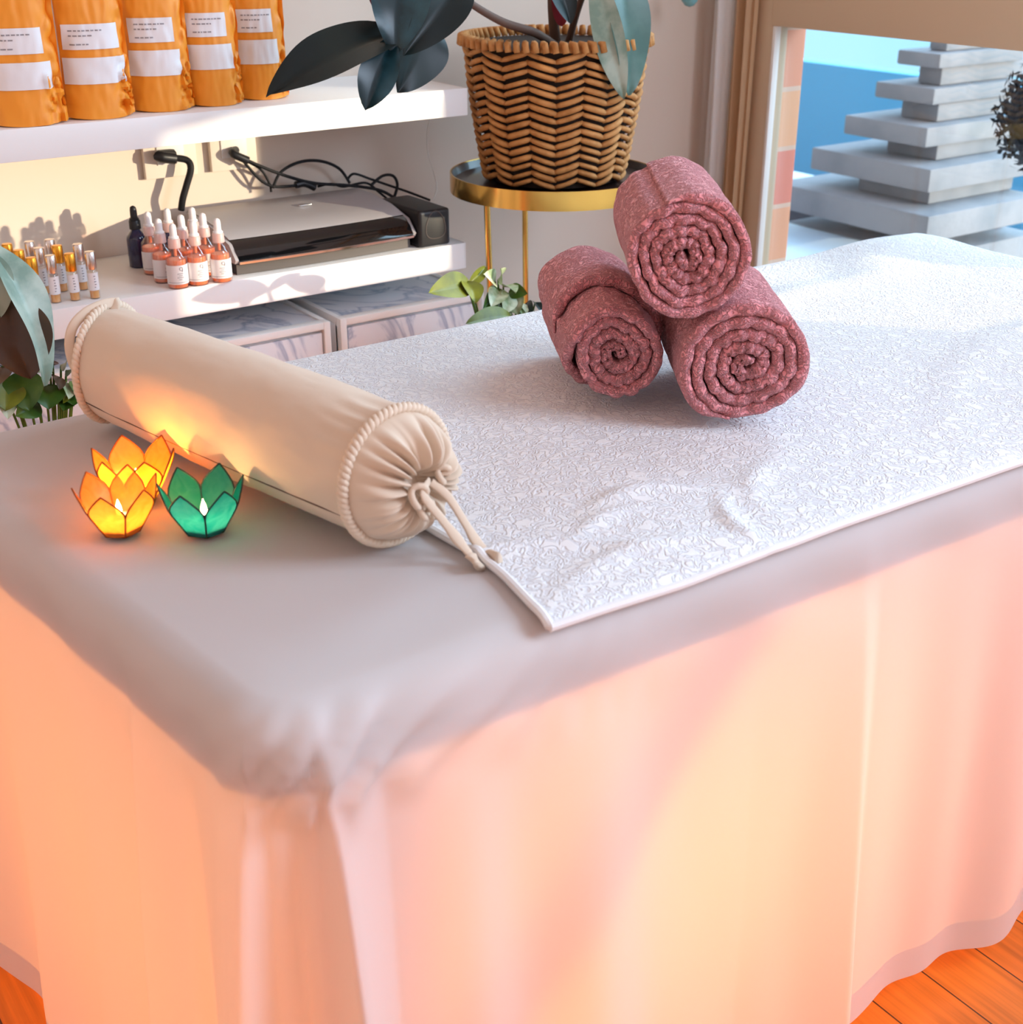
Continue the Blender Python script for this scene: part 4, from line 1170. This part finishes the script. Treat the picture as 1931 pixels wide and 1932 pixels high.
# ------------------------------------------------------------------ plant stand and basket
SC = V((1.457, 1.945, 0)); SR = 0.187; STZ = 0.782
st = thing('plant_stand', (SC.x, SC.y, 0), 'round plant stand with dark tray and brass legs in the corner', 'plant stand')
MB().lathe([(SR - 0.004, STZ - 0.004), (SR - 0.002, STZ + 0.014), (SR - 0.004, STZ + 0.014), (SR - 0.008, STZ + 0.001), (0.002, STZ)], SC, 72, cap=True).build('tray', M['tray'], st)
MB().lathe([(SR - 0.003, STZ - 0.018), (SR + 0.001, STZ - 0.018), (SR + 0.001, STZ + 0.015), (SR - 0.0015, STZ + 0.015), (SR - 0.0025, STZ - 0.016)], SC, 72, cap=False).build('brass_rim', M['gold'], st)
for k in range(3):
    a = radians(-168 + 120 * k)
    top = SC + V((cos(a) * (SR - 0.012), sin(a) * (SR - 0.012), STZ - 0.006))
    bot = SC + V((cos(a) * (SR - 0.045), sin(a) * (SR - 0.045), 0.0))
    tz = V((-sin(a), cos(a), 0))
    MB().tube([top, bot], 0.0055, 10).build('leg', M['gold'], st)
for k, (u, v) in enumerate([(1003, 395), (1066, 400)]):
    pass

bk = thing('potted_rubber_plant', (SC.x, SC.y, STZ), 'rubber plant with drooping dark leaves in a chevron-woven basket on the stand', 'potted plant')
BZ0, BZ1, RB0, RB1 = STZ + 0.003, 1.028, 0.121, 0.157
def brad(z): 
    t = (z - BZ0) / (BZ1 - BZ0)
    return RB0 + (RB1 - RB0) * t + 0.004 * sin(pi * t)
wv = MB()
NCOL, NROW = 20, 16
rg = random.Random(4)
for cidx in range(NCOL):
    a0 = 2 * pi * cidx / NCOL; a1 = 2 * pi * (cidx + 1) / NCOL
    sl = 0.0125 if cidx % 2 else -0.0125
    for r in range(NROW):
        z = BZ0 + 0.012 + (BZ1 - BZ0 - 0.034) * r / (NROW - 1)
        jz = rg.uniform(-0.0012, 0.0012); rr0 = 0.0049 * rg.uniform(0.80, 1.1)
        pts = []; rr = []
        for q in range(6):
            t = -0.06 + 1.12 * q / 5
            a = a0 + (a1 - a0) * t
            zz = z + jz + sl * (t - 0.5) * 1.1
            R_ = brad(zz) + 0.0060 * sin(pi * max(0, min(1, t))) - 0.003
            pts.append(V((SC.x + R_ * cos(a), SC.y + R_ * sin(a), zz)))
            rr.append(rr0 * (0.62 if q in (0, 5) else 1))
        wv.tube(pts, rr, 7)
wv.build('woven_basket', M['wicker'], bk, angle=180)
rm = MB()
for k in range(64):
    a = 2 * pi * k / 64; R_ = RB1 + 0.003
    c0 = V((SC.x + R_ * cos(a), SC.y + R_ * sin(a), BZ1 - 0.006))
    er = V((cos(a), sin(a), 0)); et = V((-sin(a), cos(a), 0))
    rm.tube([c0 - er * 0.006 + V((0, 0, -0.006)), c0 - er * 0.003 + V((0, 0, 0.008)) + et * 0.003, c0 + er * 0.005 + V((0, 0, 0.007)) + et * 0.006, c0 + er * 0.006 + V((0, 0, -0.007)) + et * 0.009], 0.0058, 6)
rm.build('basket_rim', M['wicker'], bk, angle=180)
MB().lathe([(RB0 - 0.008, BZ0 + 0.002), (RB0 - 0.006, BZ0 + 0.004), (RB1 - 0.010, BZ1 - 0.012), (RB1 - 0.014, BZ1 - 0.014)], SC, 40).build('liner', M['dark'], bk)
MB().lathe([(RB1 - 0.014, BZ1 - 0.028), (0.05, BZ1 - 0.012), (0.002, BZ1 - 0.008)], SC, 32).build('soil', M['soil'], bk)

def leaf(parent, m, base, tip, width, nrm, sag=0.0, fold=0.25, name='leaf', wave=0.0, peak=0.42, seed=0, m2=None):
    base = V(base); tip = V(tip); ax = tip - base; L_ = ax.length; d = ax.normalized()
    n = V(nrm); n = (n - d * n.dot(d)).normalized(); s = d.cross(n)
    NLF, NWF = 22, 11
    def fn(i, j):
        t = i / (NLF - 1); u = -1 + 2 * j / (NWF - 1)
        wd = width / 2 * (max(0.0, sin(pi * t ** (math.log(0.5) / math.log(peak)))) ** 0.75) + 0.0006
        p = base + ax * t + n * (sag * 4 * t * (1 - t))
        w = wave * sin(t * 9 + seed + u * 1.5) * abs(u)
        return p + s * (u * wd) + n * (fold * abs(u) * wd + w - 0.002 * (1 - abs(u)))
    g = MB(); g.grid(fn, NLF, NWF)
    o = g.build(name, m, parent, angle=180)
    return o
def stem(parent, pts, r, m=None, name='stem'):
    path = smooth_path(pts, 8)
    return MB().tube(path, [r * (1 - 0.35 * k / len(path)) for k in range(len(path))], 8).build(name, m or M['stem'], parent, angle=180)
sb = V((SC.x, SC.y, BZ1 - 0.015))
stem(bk, [sb, sb + V((-0.03, -0.03, 0.09)), sb + V((-0.04, -0.05, 0.22)), sb + V((-0.03, -0.06, 0.42))], 0.010)
stem(bk, [sb + V((-0.01, -0.01, 0.0)), at(1010, 62, 1.90), at(950, 42, 1.87), at(885, 4, 1.84), at(800, -60, 1.80)], 0.008)
stem(bk, [sb + V((0.02, -0.01, 0)), at(1090, 20, 1.90), at(1120, -60, 1.86)], 0.007)
stem(bk, [at(885, 4, 1.84), at(820, 20, 1.82), at(750, 55, 1.80)], 0.004)
cn = -FWD + V((0, 0, 0.4))
leaf(bk, M['rubberleaf'], at(752, 62, 1.80), at(502, 182, 1.79), 0.088, V((-0.25, -0.6, 0.9)), 0.016, 0.22, wave=0.003)
leaf(bk, M['blueleaf'], at(765, -75, 1.80), at(745, 105, 1.77), 0.085, V((-0.5, -0.85, 0.2)), 0.012, 0.3, wave=0.004)
leaf(bk, M['rubberleaf'], at(880, -60, 1.80), at(762, 105, 1.76), 0.075, V((0.1, -1, 0.5)), 0.012, 0.3, wave=0.002)
leaf(bk, M['rubberleaf'], at(800, 20, 1.83), at(752, 175, 1.80), 0.105, V((0.35, -0.9, 0.3)), 0.010, 0.25, wave=0.003)
leaf(bk, M['blueleaf'], at(748, 60, 1.79), at(690, 208, 1.76), 0.055, V((-0.5, -0.8, 0.3)), 0.012, 0.3, wave=0.002, peak=0.6)
leaf(bk, M['redleaf'], at(735, 30, 1.81), at(690, -70, 1.80), 0.035, cn, 0.004, 0.4)
leaf(bk, M['paleleaf'], at(1120, -70, 1.80), at(1178, 188, 1.765), 0.050, V((-0.75, -0.65, 0.25)), 0.010, 0.1, wave=0.002, peak=0.5)
leaf(bk, M['sagegreen'], at(1160, -90, 1.82), at(1188, 180, 1.775), 0.092, V((0.1, -0.95, 0.3)), 0.012, 0.2, wave=0.003, peak=0.5)
leaf(bk, M['rubberleaf'], at(1040, -50, 1.85), at(1078, 45, 1.83), 0.05, V((0, -1, 0.2)), 0.004, 0.3)
leaf(bk, M['redleaf'], at(1060, 50, 1.88), at(1052, -60, 1.87), 0.028, cn, 0.003, 0.5)
leaf(bk, M['rubberleaf'], sb + V((-0.03, -0.06, 0.40)), sb + V((-0.20, -0.16, 0.34)), 0.09, V((0, -0.3, 1)), 0.015, 0.2)
leaf(bk, M['rubberleaf'], sb + V((-0.03, -0.06, 0.42)), sb + V((0.13, -0.02, 0.44)), 0.09, V((0, -0.3, 1)), 0.015, 0.2)

# glass ball hanging by the corner
gb = thing('hanging_ornament', at(1302, 2, 2.12), 'small teal glass ball hanging in front of the wall corner', 'ornament')
c_ = at(1302, -4, 2.12)
MB().lathe([(0.001, -0.017), (0.009, -0.0145), (0.016, -0.006), (0.0175, 0.0), (0.016, 0.007), (0.008, 0.015), (0.003, 0.018)], c_, 24).build('ball', M['teal_glass'], gb)
MB().tube([c_ + V((0, 0, 0.017)), V((c_.x, c_.y, 2.59))], 0.0008, 5).build('string', M['whitewire'], gb)

# ------------------------------------------------------------------ pothos and floor plants
def pot_thing(name, x, y, r, h, label, stand=0.0):
    t = thing(name, (x, y, 0), label, 'potted plant')
    MB().lathe([(r * 0.72, 0.0), (r * 0.75, 0.003), (r, h - 0.01), (r * 1.04, h - 0.008), (r * 1.04, h), (r * 0.94, h), (r * 0.92, h - 0.02)], (x, y, 0), 32).build('pot', M['pot'], t)
    MB().lathe([(r * 0.92, h - 0.022), (0.002, h - 0.016)], (x, y, 0), 24).build('soil', M['soil'], t)
    return t
# plant right of the cabinets
px, py = 1.16, 1.70
t1 = pot_thing('trailing_plant', px, py, 0.085, 0.40, 'leafy plant with olive and variegated leaves behind the table by the cabinet end')
cc = V((px, py, 0.39))
def pleaf(t, m, b, tp, w, n, **k):
    stem(t, [cc if t is t1 else cl, (V(b) + (cc if t is t1 else cl)) / 2 + V((0.01, 0, 0.02)), V(b)], 0.0022, M['greenleaf'])
    leaf(t, m, b, tp, w, n, name='leaf', **k)
pleaf(t1, M['oliveleaf'], at(888, 535, 1.70), at(810, 552, 1.66), 0.042, (-0.2, -0.8, 0.5), sag=0.006, fold=0.2)
pleaf(t1, M['oliveleaf'], at(880, 530, 1.70), at(898, 572, 1.66), 0.036, (0, -0.9, 0.4), sag=0.006, fold=0.25)
pleaf(t1, M['oliveleaf'], at(884, 538, 1.70), at(917, 503, 1.72), 0.018, (0, -0.9, 0.4), sag=0.004, fold=0.5)
pleaf(t1, M['oliveleaf'], at(965, 596, 1.68), at(880, 610, 1.64), 0.036, (0, -0.8, 0.6), sag=0.004, fold=0.15)
vr = random.Random(21)
for k, (u, v, du, dv, w, mm) in enumerate([(935, 532, -14, -10, 0.022, 'varieg'), (940, 528, 4, -14, 0.020, 'varieg'), (945, 545, -12, 22, 0.026, 'varieg'), (950, 540, 16, 8, 0.024, 'varieg'),
        (958, 552, -4, 26, 0.026, 'varieg'), (966, 560, 8, 22, 0.028, 'varieg'), (962, 548, 22, 4, 0.020, 'greenleaf'), (975, 570, 10, 22, 0.026, 'varieg'), (950, 575, -6, 20, 0.024, 'varieg'),
        (930, 560, -12, 16, 0.022, 'greenleaf'), (985, 580, 12, 18, 0.022, 'varieg'), (990, 575, 10, 12, 0.020, 'rubberleaf'), (1010, 570, 8, 14, 0.02, 'rubberleaf'), (940, 585, 14, 14, 0.024, 'greenleaf'), (1000, 590, -14, 14, 0.026, 'varieg')]):
    pleaf(t1, M[mm], at(u, v, 1.73), at(u + du * 1.5, v + dv * 1.5, 1.70), w * 1.25, (vr.uniform(-0.6, 0.4), -0.8, vr.uniform(0.1, 0.7)), sag=0.004, fold=0.3)
# plants at the left
lx, ly = 0.41, 1.70
t2 = pot_thing('pothos_plant', lx, ly, 0.085, 0.42, 'green pothos plant behind the table at the far end of the bolster')
cl = V((lx, ly, 0.41))
for k, (u, v, u2, v2, w, mm) in enumerate([(40, 700, 55, 775, 0.050, 'greenleaf'), (85, 725, 92, 772, 0.046, 'greenleaf'), (20, 720, 10, 775, 0.04, 'oliveleaf'), (100, 690, 75, 672, 0.022, 'brownleaf'), (115, 690, 128, 672, 0.020, 'varieg'),
        (125, 700, 145, 685, 0.022, 'greenleaf'), (120, 720, 130, 752, 0.022, 'varieg'), (128, 730, 120, 760, 0.014, 'oliveleaf'), (140, 720, 148, 750, 0.020, 'greenleaf'), (5, 690, -10, 730, 0.03, 'brownleaf'),
        (60, 690, 100, 700, 0.024, 'varieg'), (110, 745, 140, 765, 0.03, 'greenleaf'), (70, 755, 30, 785, 0.034, 'greenleaf'), (10, 745, 15, 790, 0.024, 'varieg'), (95, 705, 112, 735, 0.026, 'brownleaf'), (135, 745, 120, 775, 0.03, 'greenleaf')]):
    pleaf(t2, M[mm], at(u, v, 1.69), at(u2, v2, 1.66), w, (vr.uniform(-0.5, 0.5), -0.8, vr.uniform(0.0, 0.6)), sag=0.004, fold=0.22)
rx_, ry_ = 0.31, 1.68
t3 = thing('rubber_plant', (rx_, ry_, 0), 'rubber plant with a pale drooping leaf at the left photo edge', 'potted plant')
MB().lathe([(0.050, 0.0), (0.052, 0.003), (0.07, 0.26), (0.073, 0.262), (0.073, 0.275), (0.066, 0.275), (0.064, 0.255)], (rx_ - 0.06, ry_ + 0.09, 0), 32).build('pot', M['pot'], t3)
stem(t3, [V((rx_ - 0.06, ry_ + 0.09, 0.25)), V((rx_ + 0.0, ry_ + 0.06, 0.6)), at(-40, 440, 1.72)], 0.007)
leaf(t3, M['paleleaf'], at(-30, 450, 1.71), at(86, 728, 1.64), 0.060, V((0.5, -0.6, 0.75)), 0.022, 0.35, wave=0.003, peak=0.45)
leaf(t3, M['brownleaf'], at(18, 560, 1.69), at(58, 715, 1.655), 0.082, V((-0.3, -0.95, 0.0)), 0.008, 0.18, wave=0.002, peak=0.45)
leaf(t3, M['paleleaf'], at(-40, 470, 1.70), at(0, 600, 1.68), 0.05, V((0.1, -0.9, 0.5)), 0.01, 0.3)
